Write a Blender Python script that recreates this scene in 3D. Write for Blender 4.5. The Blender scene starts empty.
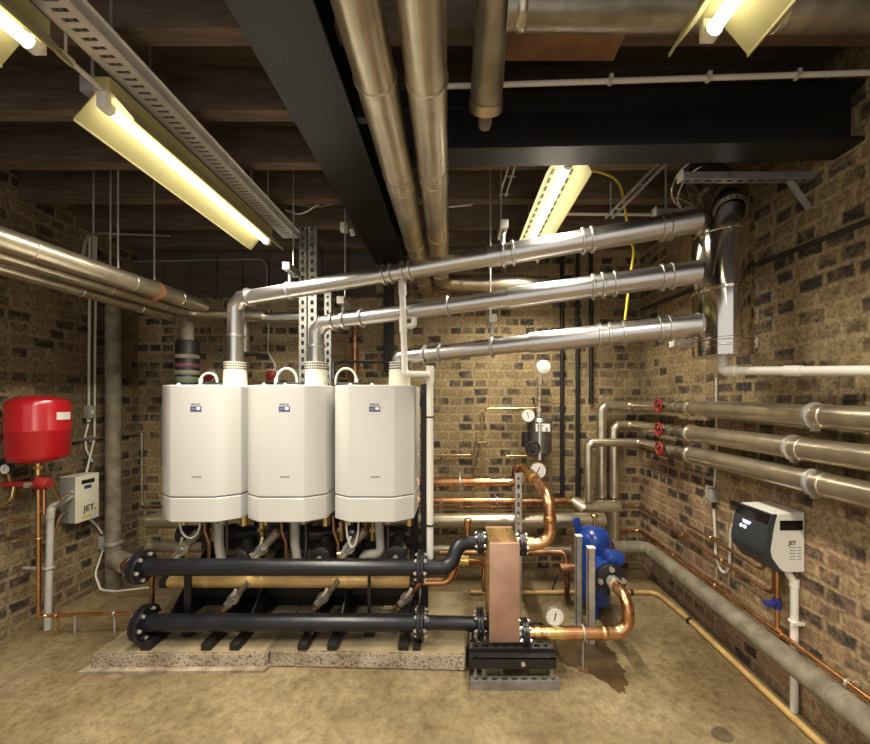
import bpy, bmesh, math, random
from mathutils import Vector, Matrix
random.seed(7)
C = bpy.context.scene.collection
PI = math.pi
V = Vector
# camera constants: level camera at height H looking along +Y
F, CX, CY, H = 380.0, 455.0, 400.0, 1.5
def P(px, py, Y):
    return V(((px - CX) * Y / F, Y, H - (py - CY) * Y / F))
XL, XR, YB, YF, ZC = -2.83, 1.66, 3.4, -1.6, 3.0
ZJ = 2.8

# ------------------------------------------------------------------ materials
def nodes(name):
    m = bpy.data.materials.new(name); m.use_nodes = True
    nt = m.node_tree; nt.nodes.clear()
    o = nt.nodes.new('ShaderNodeOutputMaterial'); b = nt.nodes.new('ShaderNodeBsdfPrincipled')
    nt.links.new(b.outputs[0], o.inputs[0])
    return m, nt, b
def N(nt, t, **kw):
    n = nt.nodes.new(t)
    for k, v in kw.items():
        if k in n.inputs: n.inputs[k].default_value = v
        else: setattr(n, k, v)
    return n
def ramp(nt, src, stops, interp='LINEAR'):
    r = nt.nodes.new('ShaderNodeValToRGB'); r.color_ramp.interpolation = interp
    e = r.color_ramp.elements
    while len(e) < len(stops): e.new(0.5)
    for i, (p, c) in enumerate(stops):
        e[i].position = p; e[i].color = (*c, 1) if len(c) == 3 else c
    nt.links.new(src, r.inputs[0]); return r
def mixc(nt, fac, a, b, blend='MIX'):
    m = nt.nodes.new('ShaderNodeMix'); m.data_type = 'RGBA'; m.blend_type = blend
    for s, v in ((0, fac), (6, a), (7, b)):
        if hasattr(v, 'links') or hasattr(v, 'is_output'): nt.links.new(v, m.inputs[s])
        elif isinstance(v, (int, float)): m.inputs[s].default_value = v
        else: m.inputs[s].default_value = (*v, 1)
    return m.outputs[2]
def bump(nt, b, src, strength, dist=0.01):
    bp = N(nt, 'ShaderNodeBump'); bp.inputs['Strength'].default_value = strength; bp.inputs['Distance'].default_value = dist
    nt.links.new(src, bp.inputs['Height']); nt.links.new(bp.outputs[0], b.inputs['Normal'])
def mat(name, col, rough=0.5, metal=0.0, var=0.25, scale=8.0, bmp=0.0, col2=None, coat=0.0, rvar=0.15, bscale=None):
    m, nt, b = nodes(name)
    tc = N(nt, 'ShaderNodeTexCoord')
    nz = N(nt, 'ShaderNodeTexNoise'); nz.inputs['Scale'].default_value = scale; nz.inputs['Detail'].default_value = 5
    nt.links.new(tc.outputs['Object'], nz.inputs['Vector'])
    c2 = col2 if col2 else tuple(c * (1 - var) for c in col)
    r = ramp(nt, nz.outputs['Fac'], [(0.38, c2), (0.62, col)])
    nt.links.new(r.outputs[0], b.inputs['Base Color'])
    rr = N(nt, 'ShaderNodeMapRange'); rr.inputs['To Min'].default_value = max(0.02, rough - rvar * rough); rr.inputs['To Max'].default_value = min(1, rough + rvar * rough)
    nt.links.new(nz.outputs['Fac'], rr.inputs['Value']); nt.links.new(rr.outputs[0], b.inputs['Roughness'])
    b.inputs['Metallic'].default_value = metal
    b.inputs['Coat Weight'].default_value = coat; b.inputs['Coat Roughness'].default_value = 0.12
    if bmp:
        n2 = N(nt, 'ShaderNodeTexNoise'); n2.inputs['Scale'].default_value = bscale or scale * 2; n2.inputs['Detail'].default_value = 4
        nt.links.new(tc.outputs['Object'], n2.inputs['Vector'])
        bump(nt, b, n2.outputs['Fac'], bmp)
    return m
def emis(name, col, strength):
    m, nt, b = nodes(name)
    b.inputs['Base Color'].default_value = (*col, 1)
    b.inputs['Emission Color'].default_value = (*col, 1); b.inputs['Emission Strength'].default_value = strength
    return m

def brick_mat(name, axis, red=0.0, dark=0.20, tone=1.0):
    m, nt, b = nodes(name)
    L = nt.links.new
    tc = N(nt, 'ShaderNodeTexCoord'); sp = N(nt, 'ShaderNodeSeparateXYZ'); cb = N(nt, 'ShaderNodeCombineXYZ')
    L(tc.outputs['Object'], sp.inputs[0]); L(sp.outputs[axis], cb.inputs[0]); L(sp.outputs[2], cb.inputs[1])
    def noise(scale, detail=5, rough=0.6, loc=None):
        n = N(nt, 'ShaderNodeTexNoise'); n.inputs['Scale'].default_value = scale; n.inputs['Detail'].default_value = detail; n.inputs['Roughness'].default_value = rough
        if loc:
            mp = N(nt, 'ShaderNodeMapping'); mp.inputs['Location'].default_value = loc; L(tc.outputs['Object'], mp.inputs[0]); L(mp.outputs[0], n.inputs['Vector'])
        else: L(tc.outputs['Object'], n.inputs['Vector'])
        return n
    vec = cb.outputs[0]
    for sc, amp in ((3.0, (0.07, 0.035, 0)), (28.0, (0.022, 0.016, 0))):
        wz = noise(sc, 3); wm = N(nt, 'ShaderNodeVectorMath', operation='MULTIPLY_ADD'); wm.inputs[1].default_value = amp
        L(wz.outputs['Color'], wm.inputs[0]); L(vec, wm.inputs[2]); vec = wm.outputs[0]
    br = N(nt, 'ShaderNodeTexBrick'); br.offset = 0.5; br.squash = 1.25; br.squash_frequency = 2
    for k, v in (('Scale', 1.0), ('Brick Width', 0.112), ('Row Height', 0.078), ('Mortar Size', 0.019), ('Mortar Smooth', 1.0), ('Bias', 0.0)):
        br.inputs[k].default_value = v
    br.inputs['Color1'].default_value = (0, 0, 0, 1); br.inputs['Color2'].default_value = (1, 1, 1, 1); br.inputs['Mortar'].default_value = (0.3, 0.3, 0.3, 1)
    L(vec, br.inputs['Vector'])
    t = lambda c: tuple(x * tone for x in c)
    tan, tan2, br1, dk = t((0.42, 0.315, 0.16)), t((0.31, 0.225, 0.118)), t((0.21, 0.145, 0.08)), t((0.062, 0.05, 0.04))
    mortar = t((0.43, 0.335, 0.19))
    rp = ramp(nt, br.outputs['Color'], [(0.0, tan2), (0.25, tan), (0.48, tan2), (1 - dark - 0.10, br1), (1 - dark, dk), (1.0, dk)])
    big, mid, fine = noise(1.5, 6), noise(11, 7, 0.7), noise(55, 4, 0.7)
    col = mixc(nt, br.outputs['Fac'], rp.outputs[0], mortar)
    # smeared pointing and lime wash hide part of the brickwork
    pf = ramp(nt, mid.outputs['Fac'], [(0.46, (0, 0, 0)), (0.64, (0.75, 0.75, 0.75))])
    col = mixc(nt, pf.outputs[0], col, t((0.39, 0.29, 0.155)))
    bf = ramp(nt, big.outputs['Fac'], [(0.36, (0.55, 0.53, 0.52)), (0.6, (1, 1, 1))]); col = mixc(nt, 1.0, col, bf.outputs[0], 'MULTIPLY')
    ff = ramp(nt, fine.outputs['Fac'], [(0.36, (0.55, 0.53, 0.51)), (0.56, (1.18, 1.18, 1.18))]); col = mixc(nt, 1.0, col, ff.outputs[0], 'MULTIPLY')
    if red:
        b2 = noise(1.1, 5, 0.6, (3.1, 7.7, 1.3))
        zr = N(nt, 'ShaderNodeMapRange'); zr.inputs['From Min'].default_value = 1.5; zr.inputs['From Max'].default_value = 0.7; L(sp.outputs[2], zr.inputs['Value'])
        rf = ramp(nt, b2.outputs['Fac'], [(0.40, (0.3, 0.3, 0.3)), (0.6, (1, 1, 1))])
        mu = N(nt, 'ShaderNodeMath', operation='MULTIPLY'); L(zr.outputs[0], mu.inputs[0]); L(rf.outputs[0], mu.inputs[1])
        mu2 = N(nt, 'ShaderNodeMath', operation='MULTIPLY'); mu2.inputs[1].default_value = red; L(mu.outputs[0], mu2.inputs[0])
        col = mixc(nt, mu2.outputs[0], col, mixc(nt, 1.0, col, (1.0, 0.86, 0.95), 'MULTIPLY'))
        b3 = noise(2.6, 4, 0.6, (9.1, 0.7, 4.3)); r3 = ramp(nt, b3.outputs['Fac'], [(0.55, (0, 0, 0)), (0.66, (0.6, 0.6, 0.6))])
        mu3 = N(nt, 'ShaderNodeMath', operation='MULTIPLY'); L(zr.outputs[0], mu3.inputs[0]); L(r3.outputs[0], mu3.inputs[1])
        col = mixc(nt, mu3.outputs[0], col, (0.30, 0.165, 0.115))
    L(col, b.inputs['Base Color']); b.inputs['Roughness'].default_value = 0.93
    ad = N(nt, 'ShaderNodeMath', operation='MULTIPLY_ADD'); ad.inputs[1].default_value = -0.45
    L(br.outputs['Fac'], ad.inputs[0]); L(mid.outputs['Fac'], ad.inputs[2])
    bump(nt, b, ad.outputs[0], 0.45, 0.015)
    return m

def floor_mat():
    m, nt, b = nodes('worn_concrete')
    tc = N(nt, 'ShaderNodeTexCoord')
    n1 = N(nt, 'ShaderNodeTexNoise'); n1.inputs['Scale'].default_value = 1.7; n1.inputs['Detail'].default_value = 8; n1.inputs['Roughness'].default_value = 0.6
    n2 = N(nt, 'ShaderNodeTexNoise'); n2.inputs['Scale'].default_value = 22; n2.inputs['Detail'].default_value = 9; n2.inputs['Roughness'].default_value = 0.8
    n3 = N(nt, 'ShaderNodeTexNoise'); n3.inputs['Scale'].default_value = 4.5; n3.inputs['Detail'].default_value = 6
    for n in (n1, n2, n3): nt.links.new(tc.outputs['Object'], n.inputs['Vector'])
    a = ramp(nt, n1.outputs['Fac'], [(0.34, (0.155, 0.110, 0.052)), (0.5, (0.235, 0.174, 0.087)), (0.66, (0.315, 0.242, 0.135))])
    g = ramp(nt, n2.outputs['Fac'], [(0.36, (0.58, 0.56, 0.54)), (0.6, (1.16, 1.16, 1.16))])
    c = mixc(nt, 1.0, a.outputs[0], g.outputs[0], 'MULTIPLY')
    s = ramp(nt, n3.outputs['Fac'], [(0.28, (0.55, 0.5, 0.45)), (0.45, (1, 1, 1))])
    c = mixc(nt, 0.6, c, mixc(nt, 1.0, c, s.outputs[0], 'MULTIPLY'))
    nt.links.new(c, b.inputs['Base Color'])
    r = ramp(nt, n1.outputs['Fac'], [(0.35, (0.5, 0.5, 0.5)), (0.6, (0.8, 0.8, 0.8))]); nt.links.new(r.outputs[0], b.inputs['Roughness'])
    bump(nt, b, n2.outputs['Fac'], 0.25, 0.01)
    return m

def wood_mat(name, c1, c2, axis_scale=(1.5, 14, 14), rough=0.8):
    m, nt, b = nodes(name)
    tc = N(nt, 'ShaderNodeTexCoord'); mp = N(nt, 'ShaderNodeMapping'); mp.inputs['Scale'].default_value = axis_scale
    nz = N(nt, 'ShaderNodeTexNoise'); nz.inputs['Scale'].default_value = 2.0; nz.inputs['Detail'].default_value = 7; nz.inputs['Roughness'].default_value = 0.65
    nt.links.new(tc.outputs['Object'], mp.inputs[0]); nt.links.new(mp.outputs[0], nz.inputs['Vector'])
    r = ramp(nt, nz.outputs['Fac'], [(0.35, c1), (0.65, c2)]); nt.links.new(r.outputs[0], b.inputs['Base Color'])
    b.inputs['Roughness'].default_value = rough; bump(nt, b, nz.outputs['Fac'], 0.3, 0.01)
    return m

def pad_mat():
    m, nt, b = nodes('cast_concrete')
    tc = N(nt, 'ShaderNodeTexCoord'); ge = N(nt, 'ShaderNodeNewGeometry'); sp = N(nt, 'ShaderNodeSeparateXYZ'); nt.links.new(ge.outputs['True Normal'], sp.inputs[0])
    n1 = N(nt, 'ShaderNodeTexNoise'); n1.inputs['Scale'].default_value = 5; n1.inputs['Detail'].default_value = 8
    n2 = N(nt, 'ShaderNodeTexNoise'); n2.inputs['Scale'].default_value = 75; n2.inputs['Detail'].default_value = 4
    vo = N(nt, 'ShaderNodeTexVoronoi'); vo.inputs['Scale'].default_value = 60
    for n in (n1, n2, vo): nt.links.new(tc.outputs['Object'], n.inputs['Vector'])
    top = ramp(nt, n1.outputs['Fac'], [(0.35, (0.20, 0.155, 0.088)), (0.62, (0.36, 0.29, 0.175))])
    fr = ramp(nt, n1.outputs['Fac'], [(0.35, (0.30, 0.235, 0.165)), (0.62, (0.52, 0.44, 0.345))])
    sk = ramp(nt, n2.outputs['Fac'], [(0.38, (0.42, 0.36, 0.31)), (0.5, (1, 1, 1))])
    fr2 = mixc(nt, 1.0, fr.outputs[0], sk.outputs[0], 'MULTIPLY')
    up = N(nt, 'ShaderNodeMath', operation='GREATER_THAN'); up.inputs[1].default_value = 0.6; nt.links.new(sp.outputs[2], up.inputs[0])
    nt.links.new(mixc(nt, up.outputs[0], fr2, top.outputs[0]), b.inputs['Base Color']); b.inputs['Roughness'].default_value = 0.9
    bump(nt, b, n2.outputs['Fac'], 0.5, 0.01)
    return m

M = dict(
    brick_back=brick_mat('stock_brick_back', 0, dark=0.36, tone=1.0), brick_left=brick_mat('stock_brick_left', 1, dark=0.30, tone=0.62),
    brick_right=brick_mat('stock_brick_right', 1, red=1.0, dark=0.33, tone=0.98),
    floor=floor_mat(),
    pad=pad_mat(),
    pad_face=mat('cast_concrete_face', (0.42, 0.35, 0.25), 0.9, 0, 0.5, 14, 0.7, col2=(0.23, 0.17, 0.12), bscale=40),
    board=wood_mat('ceiling_boards', (0.06, 0.046, 0.038), (0.115, 0.087, 0.07)),
    joist=wood_mat('joist_timber', (0.075, 0.05, 0.032), (0.17, 0.115, 0.075)),
    plywood=wood_mat('plywood', (0.18, 0.09, 0.05), (0.30, 0.16, 0.09), (3, 3, 3)),
    steel_black=mat('black_painted_steel', (0.012, 0.0115, 0.0115), 0.40, 0, 0.3, 5, 0.12, bscale=60),
    pipe_black=mat('black_satin_pipe', (0.012, 0.013, 0.018), 0.33, 0, 0.3, 10, 0.03),
    black=mat('matt_black', (0.014, 0.013, 0.013), 0.55, 0, 0.3, 20),
    dark=mat('dark_grey_plastic', (0.05, 0.05, 0.052), 0.5, 0, 0.2, 20),
    charcoal=mat('charcoal_moulding', (0.035, 0.041, 0.047), 0.42, 0, 0.1, 20),
    gloss_black=mat('gloss_black', (0.006, 0.006, 0.008), 0.08, 0, 0.1, 10),
    stainless=mat('bright_stainless', (0.66, 0.62, 0.57), 0.11, 1, 0.10, 3, 0.06, rvar=0.3, bscale=5),
    flue=mat('flue_stainless', (0.64, 0.615, 0.595), 0.32, 1, 0.10, 4, 0.03, bscale=20),
    lagging=mat('dull_aluminium_lagging', (0.66, 0.585, 0.44), 0.30, 0.88, 0.22, 9, 0.10, bscale=22),
    lag_dark=mat('grimy_lagging', (0.42, 0.37, 0.28), 0.42, 0.7, 0.4, 9, 0.15, bscale=24),
    lag_grey=mat('grey_pipe_lagging', (0.285, 0.245, 0.175), 0.7, 0.1, 0.4, 12, 0.3, bscale=40),
    galv=mat('galvanised_steel', (0.60, 0.585, 0.55), 0.38, 0.6, 0.25, 14),
    copper=mat('copper', (0.80, 0.45, 0.225), 0.27, 1, 0.35, 9, 0.02, col2=(0.60, 0.30, 0.14)),
    copper_dull=mat('dull_copper', (0.42, 0.22, 0.12), 0.42, 0.9, 0.4, 12),
    copper_hx=mat('pink_copper_sheet', (0.62, 0.385, 0.29), 0.52, 0.65, 0.2, 7, 0.05),
    brass=mat('brass', (0.78, 0.58, 0.25), 0.28, 1, 0.25, 20),
    gas=mat('ochre_gas_pipe', (0.66, 0.44, 0.16), 0.45, 0.15, 0.3, 10, col2=(0.52, 0.32, 0.12)),
    white=mat('white_enamel', (0.62, 0.61, 0.585), 0.25, 0, 0.03, 3, 0, coat=0.35),
    white_plastic=mat('white_plastic', (0.80, 0.77, 0.70), 0.4, 0, 0.06, 6),
    cream=mat('cream_plastic', (0.80, 0.76, 0.62), 0.4, 0, 0.06, 6),
    grey_plastic=mat('grey_waste_pipe', (0.50, 0.49, 0.45), 0.45, 0, 0.1, 6),
    grey_box=mat('grey_painted_case', (0.35, 0.34, 0.31), 0.5, 0, 0.12, 6),
    red=mat('red_enamel', (0.50, 0.012, 0.020), 0.24, 0, 0.12, 5, coat=0.3),
    red_dull=mat('red_handle', (0.36, 0.025, 0.022), 0.45, 0, 0.3, 20),
    blue=mat('blue_enamel', (0.014, 0.06, 0.34), 0.28, 0, 0.25, 9, coat=0.3),
    blue_label=mat('blue_label', (0.06, 0.065, 0.22), 0.4, 0, 0.1, 9),
    blue_dark=mat('blue_valve_handle', (0.03, 0.03, 0.2), 0.4, 0, 0.1, 9),
    label=mat('paper_label', (0.82, 0.80, 0.74), 0.6, 0, 0.05, 9),
    ink=mat('black_ink', (0.02, 0.02, 0.02), 0.6, 0, 0.1, 9),
    grey_ink=mat('grey_ink', (0.22, 0.22, 0.24), 0.6, 0, 0.1, 9),
    screen=mat('display_glass', (0.004, 0.004, 0.012), 0.1, 0, 0.1, 9),
    lit=emis('lit_display', (0.62, 0.66, 1.0), 0.95),
    dial=mat('white_dial', (0.86, 0.84, 0.78), 0.35, 0, 0.03, 9),
    chrome=mat('chrome', (0.82, 0.79, 0.73), 0.22, 0.78, 0.1, 9),
    galv_lit=mat('lit_zinc', (0.86, 0.84, 0.79), 0.35, 0.35, 0.1, 14), galv_shaded=mat('shaded_zinc', (0.46, 0.45, 0.42), 0.42, 0.6, 0.25, 14), galv_dull=mat('dull_zinc', (0.36, 0.345, 0.32), 0.5, 0.6, 0.3, 14),  # tray zinc paler for missing lamp light, post zinc darkened for shade
    dark_steel=mat('dark_steel', (0.22, 0.205, 0.18), 0.32, 0.8, 0.2, 8),
    cable=mat('white_cable', (0.72, 0.69, 0.60), 0.5, 0, 0.1, 9),
    cable_grey=mat('grey_cable', (0.27, 0.255, 0.22), 0.6, 0, 0.2, 9),
    yellow=mat('yellow_cable', (0.72, 0.58, 0.05), 0.45, 0, 0.15, 9),
    refl=mat('cream_reflector', (0.50, 0.45, 0.20), 0.5, 0, 0.06, 4),
    tube=emis('fluorescent_tube', (1.0, 0.95, 0.82), 6.5),
    rust=mat('rusty_clamp', (0.30, 0.13, 0.055), 0.75, 0.2, 0.4, 25, 0.2),
    gauze=mat('green_band', (0.13, 0.19, 0.12), 0.6, 0, 0.2, 9),
    maroon=mat('maroon_band', (0.17, 0.05, 0.08), 0.6, 0, 0.2, 9),
    wet=mat('wet_patch', (0.095, 0.058, 0.022), 0.42, 0, 0.35, 12, 0.1, bscale=40),
    oil=mat('dark_floor_stain', (0.14, 0.10, 0.055), 0.6, 0, 0.4, 20),
    render_w=mat('old_render', (0.30, 0.235, 0.15), 0.95, 0, 0.5, 6, 0.5, bscale=24),
    slate=mat('dark_ledge', (0.05, 0.038, 0.028), 0.85, 0, 0.3, 12),
)

# ------------------------------------------------------------------ mesh builder
class MB:
    def __init__(s): s.bm = bmesh.new()
    def box(s, c, size, rot=None, bevel=0.0, seg=2):
        m = Matrix.Translation(V(c))
        if rot is not None: m = m @ rot.to_4x4()
        m = m @ Matrix.Diagonal((*size, 1))
        r = bmesh.ops.create_cube(s.bm, size=1.0, matrix=m)
        if bevel:
            es = list({e for v in r['verts'] for e in v.link_edges})
            bmesh.ops.bevel(s.bm, geom=es, offset=bevel, segments=seg, affect='EDGES', profile=0.5)
        return s
    def bx(s, lo, hi, bevel=0.0):
        lo, hi = V(lo), V(hi)
        return s.box((lo + hi) / 2, [abs(a) for a in (hi - lo)], None, bevel)
    def bar(s, a, b, w, h, up=(0, 0, 1), bevel=0.0):      # a rectangular bar from a to b
        a, b = V(a), V(b); d = (b - a); L = d.length; d.normalize(); up = V(up)
        if abs(d.dot(up)) > 0.98: up = V((0, 1, 0))
        sd = d.cross(up).normalized(); u = sd.cross(d).normalized()
        return s.box((a + b) / 2, (L, w, h), Matrix((d, sd, u)).transposed(), bevel)
    def ring_sweep(s, pts, rads, seg=14, cap=True):
        pts = [V(p) for p in pts]; n = len(pts)
        t0 = (pts[1] - pts[0]).normalized()
        ref = V((0, 0, 1)) if abs(t0.z) < 0.9 else V((1, 0, 0))
        nrm = (ref - t0 * ref.dot(t0)).normalized(); rings = []; prev = t0
        for i in range(n):
            if i == 0: t = t0
            elif i == n - 1: t = (pts[i] - pts[i - 1]).normalized()
            else:
                t = ((pts[i + 1] - pts[i]).normalized() + (pts[i] - pts[i - 1]).normalized())
                t = t.normalized() if t.length > 1e-6 else prev
            q = prev.rotation_difference(t); nrm = (q @ nrm); nrm = (nrm - t * nrm.dot(t)).normalized(); prev = t
            bn = t.cross(nrm)
            k = 1.0
            if 0 < i < n - 1:
                cs = (pts[i + 1] - pts[i]).normalized().dot((pts[i] - pts[i - 1]).normalized())
                k = 1.0
            rings.append([s.bm.verts.new(pts[i] + (nrm * math.cos(2 * PI * j / seg) + bn * math.sin(2 * PI * j / seg)) * rads[i] * k) for j in range(seg)])
        for a, b in zip(rings, rings[1:]):
            for j in range(seg): s.bm.faces.new((a[j], a[(j + 1) % seg], b[(j + 1) % seg], b[j]))
        if cap:
            s.bm.faces.new(list(reversed(rings[0]))); s.bm.faces.new(rings[-1])
        return s
    def tube(s, pts, r, seg=14, fillet=0.0, n=6, cap=True):
        pts = [V(p) for p in pts]
        if fillet and len(pts) > 2:
            out = [pts[0]]
            for i in range(1, len(pts) - 1):
                a, b, c = pts[i - 1], pts[i], pts[i + 1]
                d1 = (a - b); d2 = (c - b); l1, l2 = d1.length, d2.length
                if l1 < 1e-6 or l2 < 1e-6: continue
                d1.normalize(); d2.normalize()
                ang = PI - d1.angle(d2)
                if ang < 0.03: out.append(b); continue
                tl = min(fillet * math.tan(ang / 2), 0.48 * l1, 0.48 * l2)
                A, B = b + d1 * tl, b + d2 * tl
                R = tl / math.tan(ang / 2); bis = (d1 + d2).normalized(); cen = b + bis * (R / math.cos(ang / 2))
                va, vb = A - cen, B - cen
                for k in range(n + 1):
                    out.append(cen + va.normalized().slerp(vb.normalized(), k / n) * va.length if va.angle(vb) > 1e-4 else A)
            out.append(pts[-1]); pts = out
            cl = [pts[0]]
            for p in pts[1:]:
                if (p - cl[-1]).length > 1e-5: cl.append(p)
            pts = cl
        return s.ring_sweep(pts, [r] * len(pts), seg, cap)
    def cyl(s, a, b, r, r2=None, seg=20):
        return s.ring_sweep([a, b], [r, r if r2 is None else r2], seg)
    def lathe(s, p0, axis, prof, seg=28):                   # prof: list of (distance along axis, radius)
        a = V(axis).normalized(); p0 = V(p0); u = a.orthogonal().normalized(); w = a.cross(u); rings = []
        for t, r in prof:
            r = max(r, 1e-4)
            rings.append([s.bm.verts.new(p0 + a * t + (u * math.cos(2 * PI * j / seg) + w * math.sin(2 * PI * j / seg)) * r) for j in range(seg)])
        for x, y in zip(rings, rings[1:]):
            for j in range(seg): s.bm.faces.new((x[j], x[(j + 1) % seg], y[(j + 1) % seg], y[j]))
        s.bm.faces.new(list(reversed(rings[0]))); s.bm.faces.new(rings[-1]); return s
    def prism(s, poly, vec):
        vec = V(vec); a = [s.bm.verts.new(V(p)) for p in poly]; b = [s.bm.verts.new(V(p) + vec) for p in poly]; n = len(a)
        s.bm.faces.new(a); s.bm.faces.new(list(reversed(b)))
        for i in range(n): s.bm.faces.new((a[i], b[i], b[(i + 1) % n], a[(i + 1) % n]))
        return s
    def torus(s, c, axis, R, r, seg=24, seg2=8):
        a = V(axis).normalized(); u = a.orthogonal().normalized(); w = a.cross(u); c = V(c); rings = []
        for i in range(seg):
            th = 2 * PI * i / seg; d = u * math.cos(th) + w * math.sin(th)
            rings.append([s.bm.verts.new(c + d * (R + r * math.cos(2 * PI * j / seg2)) + a * (r * math.sin(2 * PI * j / seg2))) for j in range(seg2)])
        for i in range(seg):
            x, y = rings[i], rings[(i + 1) % seg]
            for j in range(seg2): s.bm.faces.new((x[j], x[(j + 1) % seg2], y[(j + 1) % seg2], y[j]))
        return s
    def text(s, body, size, origin, xdir, ydir, depth=0.0006, bold=0.02):
        cu = bpy.data.curves.new('t', 'FONT'); cu.body = body; cu.offset = bold * size; cu.size = size; cu.extrude = depth; cu.align_x = 'CENTER'; cu.align_y = 'CENTER'
        ob = bpy.data.objects.new('t', cu); C.objects.link(ob)
        dg = bpy.context.evaluated_depsgraph_get(); dg.update()
        me = bpy.data.meshes.new_from_object(ob.evaluated_get(dg))
        x = V(xdir).normalized(); y = V(ydir).normalized(); z = x.cross(y)
        m = Matrix((x, y, z)).transposed().to_4x4(); m.translation = V(origin)
        me.transform(m); s.bm.from_mesh(me)
        bpy.data.objects.remove(ob); bpy.data.curves.remove(cu); bpy.data.meshes.remove(me)
        return s
    def slotted(s, a, b, w, depth, normal, pitch=0.05, slot=0.028, t=0.003):   # slotted channel, open at the back
        a, b = V(a), V(b); d = (b - a); L = d.length; d.normalize(); nn = V(normal).normalized(); sd = d.cross(nn).normalized()
        R = Matrix((d, sd, nn)).transposed(); mid = (a + b) / 2
        for k in (-1, 1):
            s.box(mid + sd * k * w * 0.34, (L, w * 0.32, t), R)
            s.box(mid + sd * k * (w / 2 - t / 2) - nn * depth / 2, (L, t, depth), R)
        n = max(1, int(L / pitch))
        for i in range(n + 1):
            l = pitch - slot; c = min(max(i * L / n, l / 2), L - l / 2)
            s.box(a + d * c, (l, w * 0.38, t), R)
        return s

def build(name, mb, m, origin, parent=None, label=None, smooth=35):
    bm = mb.bm
    bmesh.ops.translate(bm, verts=bm.verts, vec=-V(origin))
    bmesh.ops.recalc_face_normals(bm, faces=bm.faces)
    me = bpy.data.meshes.new(name); bm.to_mesh(me); bm.free()
    me.polygons.foreach_set('use_smooth', [True] * len(me.polygons))
    me.set_sharp_from_angle(angle=math.radians(smooth))
    me.materials.append(M[m] if isinstance(m, str) else m)
    o = bpy.data.objects.new(name, me); C.objects.link(o)
    if parent is not None: o.parent = parent
    if label: o['label'] = label
    return o
def base(mbs):
    lo = V((1e9,) * 3); hi = V((-1e9,) * 3)
    for mb in mbs:
        for v in mb.bm.verts:
            for i in range(3): lo[i] = min(lo[i], v.co[i]); hi[i] = max(hi[i], v.co[i])
    return V(((lo.x + hi.x) / 2, (lo.y + hi.y) / 2, lo.z))
def K(name, mb, m, kids=(), label=None): return (name, mb, m, list(kids), label)
def tag(o, label, cat, group=None):
    o['label'] = label; o['category'] = cat
    if group: o['group'] = group
    return o
def thing(name, label, cat, parts, group=None, smooth=35):
    allm = []
    def walk(ps):
        for p in ps: allm.append(p[1]); walk(p[3])
    walk(parts); org = base(allm)
    e = bpy.data.objects.new(name, None); e.empty_display_size = 0.05; C.objects.link(e); e.location = org
    tag(e, label, cat, group)
    for (n, mb, m, kids, lab) in parts:
        o = build(n, mb, m, org, e, lab, smooth)
        for (n2, mb2, m2, _, l2) in kids: build(n2, mb2, m2, org, o, l2)
    return e
def single(name, label, cat, mb, m, group=None):
    org = base([mb]); o = build(name, mb, m, org); o.location = org
    return tag(o, label, cat, group)
def struct(name, mb, m, label=None, parent=None, cat=None):
    o = build(name, mb, m, V((0, 0, 0)), parent)
    if parent is None:
        o['kind'] = 'structure'
        if label: o['label'] = label
        if cat: o['category'] = cat
    return o

def flange(c, axis, r, n=4, thick=0.02, gap=0.004, br=0.009, mt='pipe_black', bm_='chrome', a0=0.4):
    """a bolted pair of flange discs, each bolt a sub-part"""
    c = V(c); a = V(axis).normalized(); u = a.orthogonal().normalized(); w = a.cross(u)
    d = MB()
    for k in (-1, 1): d.lathe(c + a * (gap / 2 if k > 0 else -gap / 2), a * k, [(0, r), (thick - 0.003, r), (thick, r - 0.003)])
    kids = []
    for i in range(n):
        th = a0 + 2 * PI * i / n; q = c + (u * math.cos(th) + w * math.sin(th)) * r * 0.76
        e = thick + gap / 2
        b = MB().cyl(q - a * (e + 0.016), q + a * (e + 0.016), br * 0.55, seg=8)
        for k in (-1, 1): b.cyl(q + a * k * (e + 0.0005), q + a * k * (e + br), br, seg=6)
        kids.append(K('bolt', b, bm_))
    return K('flange', d, mt, kids)
def band(c, axis, r, w=0.012, h=0.005):
    a = V(axis).normalized(); c = V(c)
    return MB().lathe(c - a * w / 2, a, [(0, r), (w * 0.2, r + h), (w * 0.8, r + h), (w, r)])
def on_line(A, B, px):                                       # the point of the line A-B seen in column px
    A, B = V(A), V(B); D = B - A; k = (px - CX) / F
    t = (k * A.y - A.x) / (D.x - k * D.y)
    return A + D * t

# ------------------------------------------------------------------ setting
struct('floor', MB().bx((XL - 0.1, YF, -0.1), (XR + 0.1, YB + 0.1, 0)), 'floor', 'worn tan concrete floor', cat='floor')
struct('wall_back', MB().bx((XL - 0.1, YB, 0), (XR + 0.1, YB + 0.1, ZC)), 'brick_back', 'back wall of old stock brick', cat='wall')
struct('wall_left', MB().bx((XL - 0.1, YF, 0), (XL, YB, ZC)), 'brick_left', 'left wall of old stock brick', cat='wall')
struct('wall_right', MB().bx((XR, YF, 0), (XR + 0.1, YB, ZC)), 'brick_right', 'right wall of old tan and reddish brick', cat='wall')
b = MB().bx((XL - 0.1, YF, ZC), (XR + 0.1, YB + 0.1, ZC + 0.1))
struct('ceiling', b, 'board', 'dark timber ceiling boards', cat='ceiling')
# dark ledge line and the rough render above it on the right wall
struct('trim_1', MB().bar((XR - 0.004, 1.2, 2.20), (XR - 0.004, 3.38, 2.30), 0.02, 0.022), 'slate', 'thin dark ledge on right wall', cat='ledge')
# dark timber boarding along the head of the back wall
b = MB()
for i in range(9): b.bx((XL + 0.01 + i * 0.235, YB - 0.025, 2.42), (XL + 0.238 + i * 0.235, YB - 0.002, ZC - 0.002))
struct('trim_2', b, 'board', 'dark boarding at the head of the back wall', cat='boarding')
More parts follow.
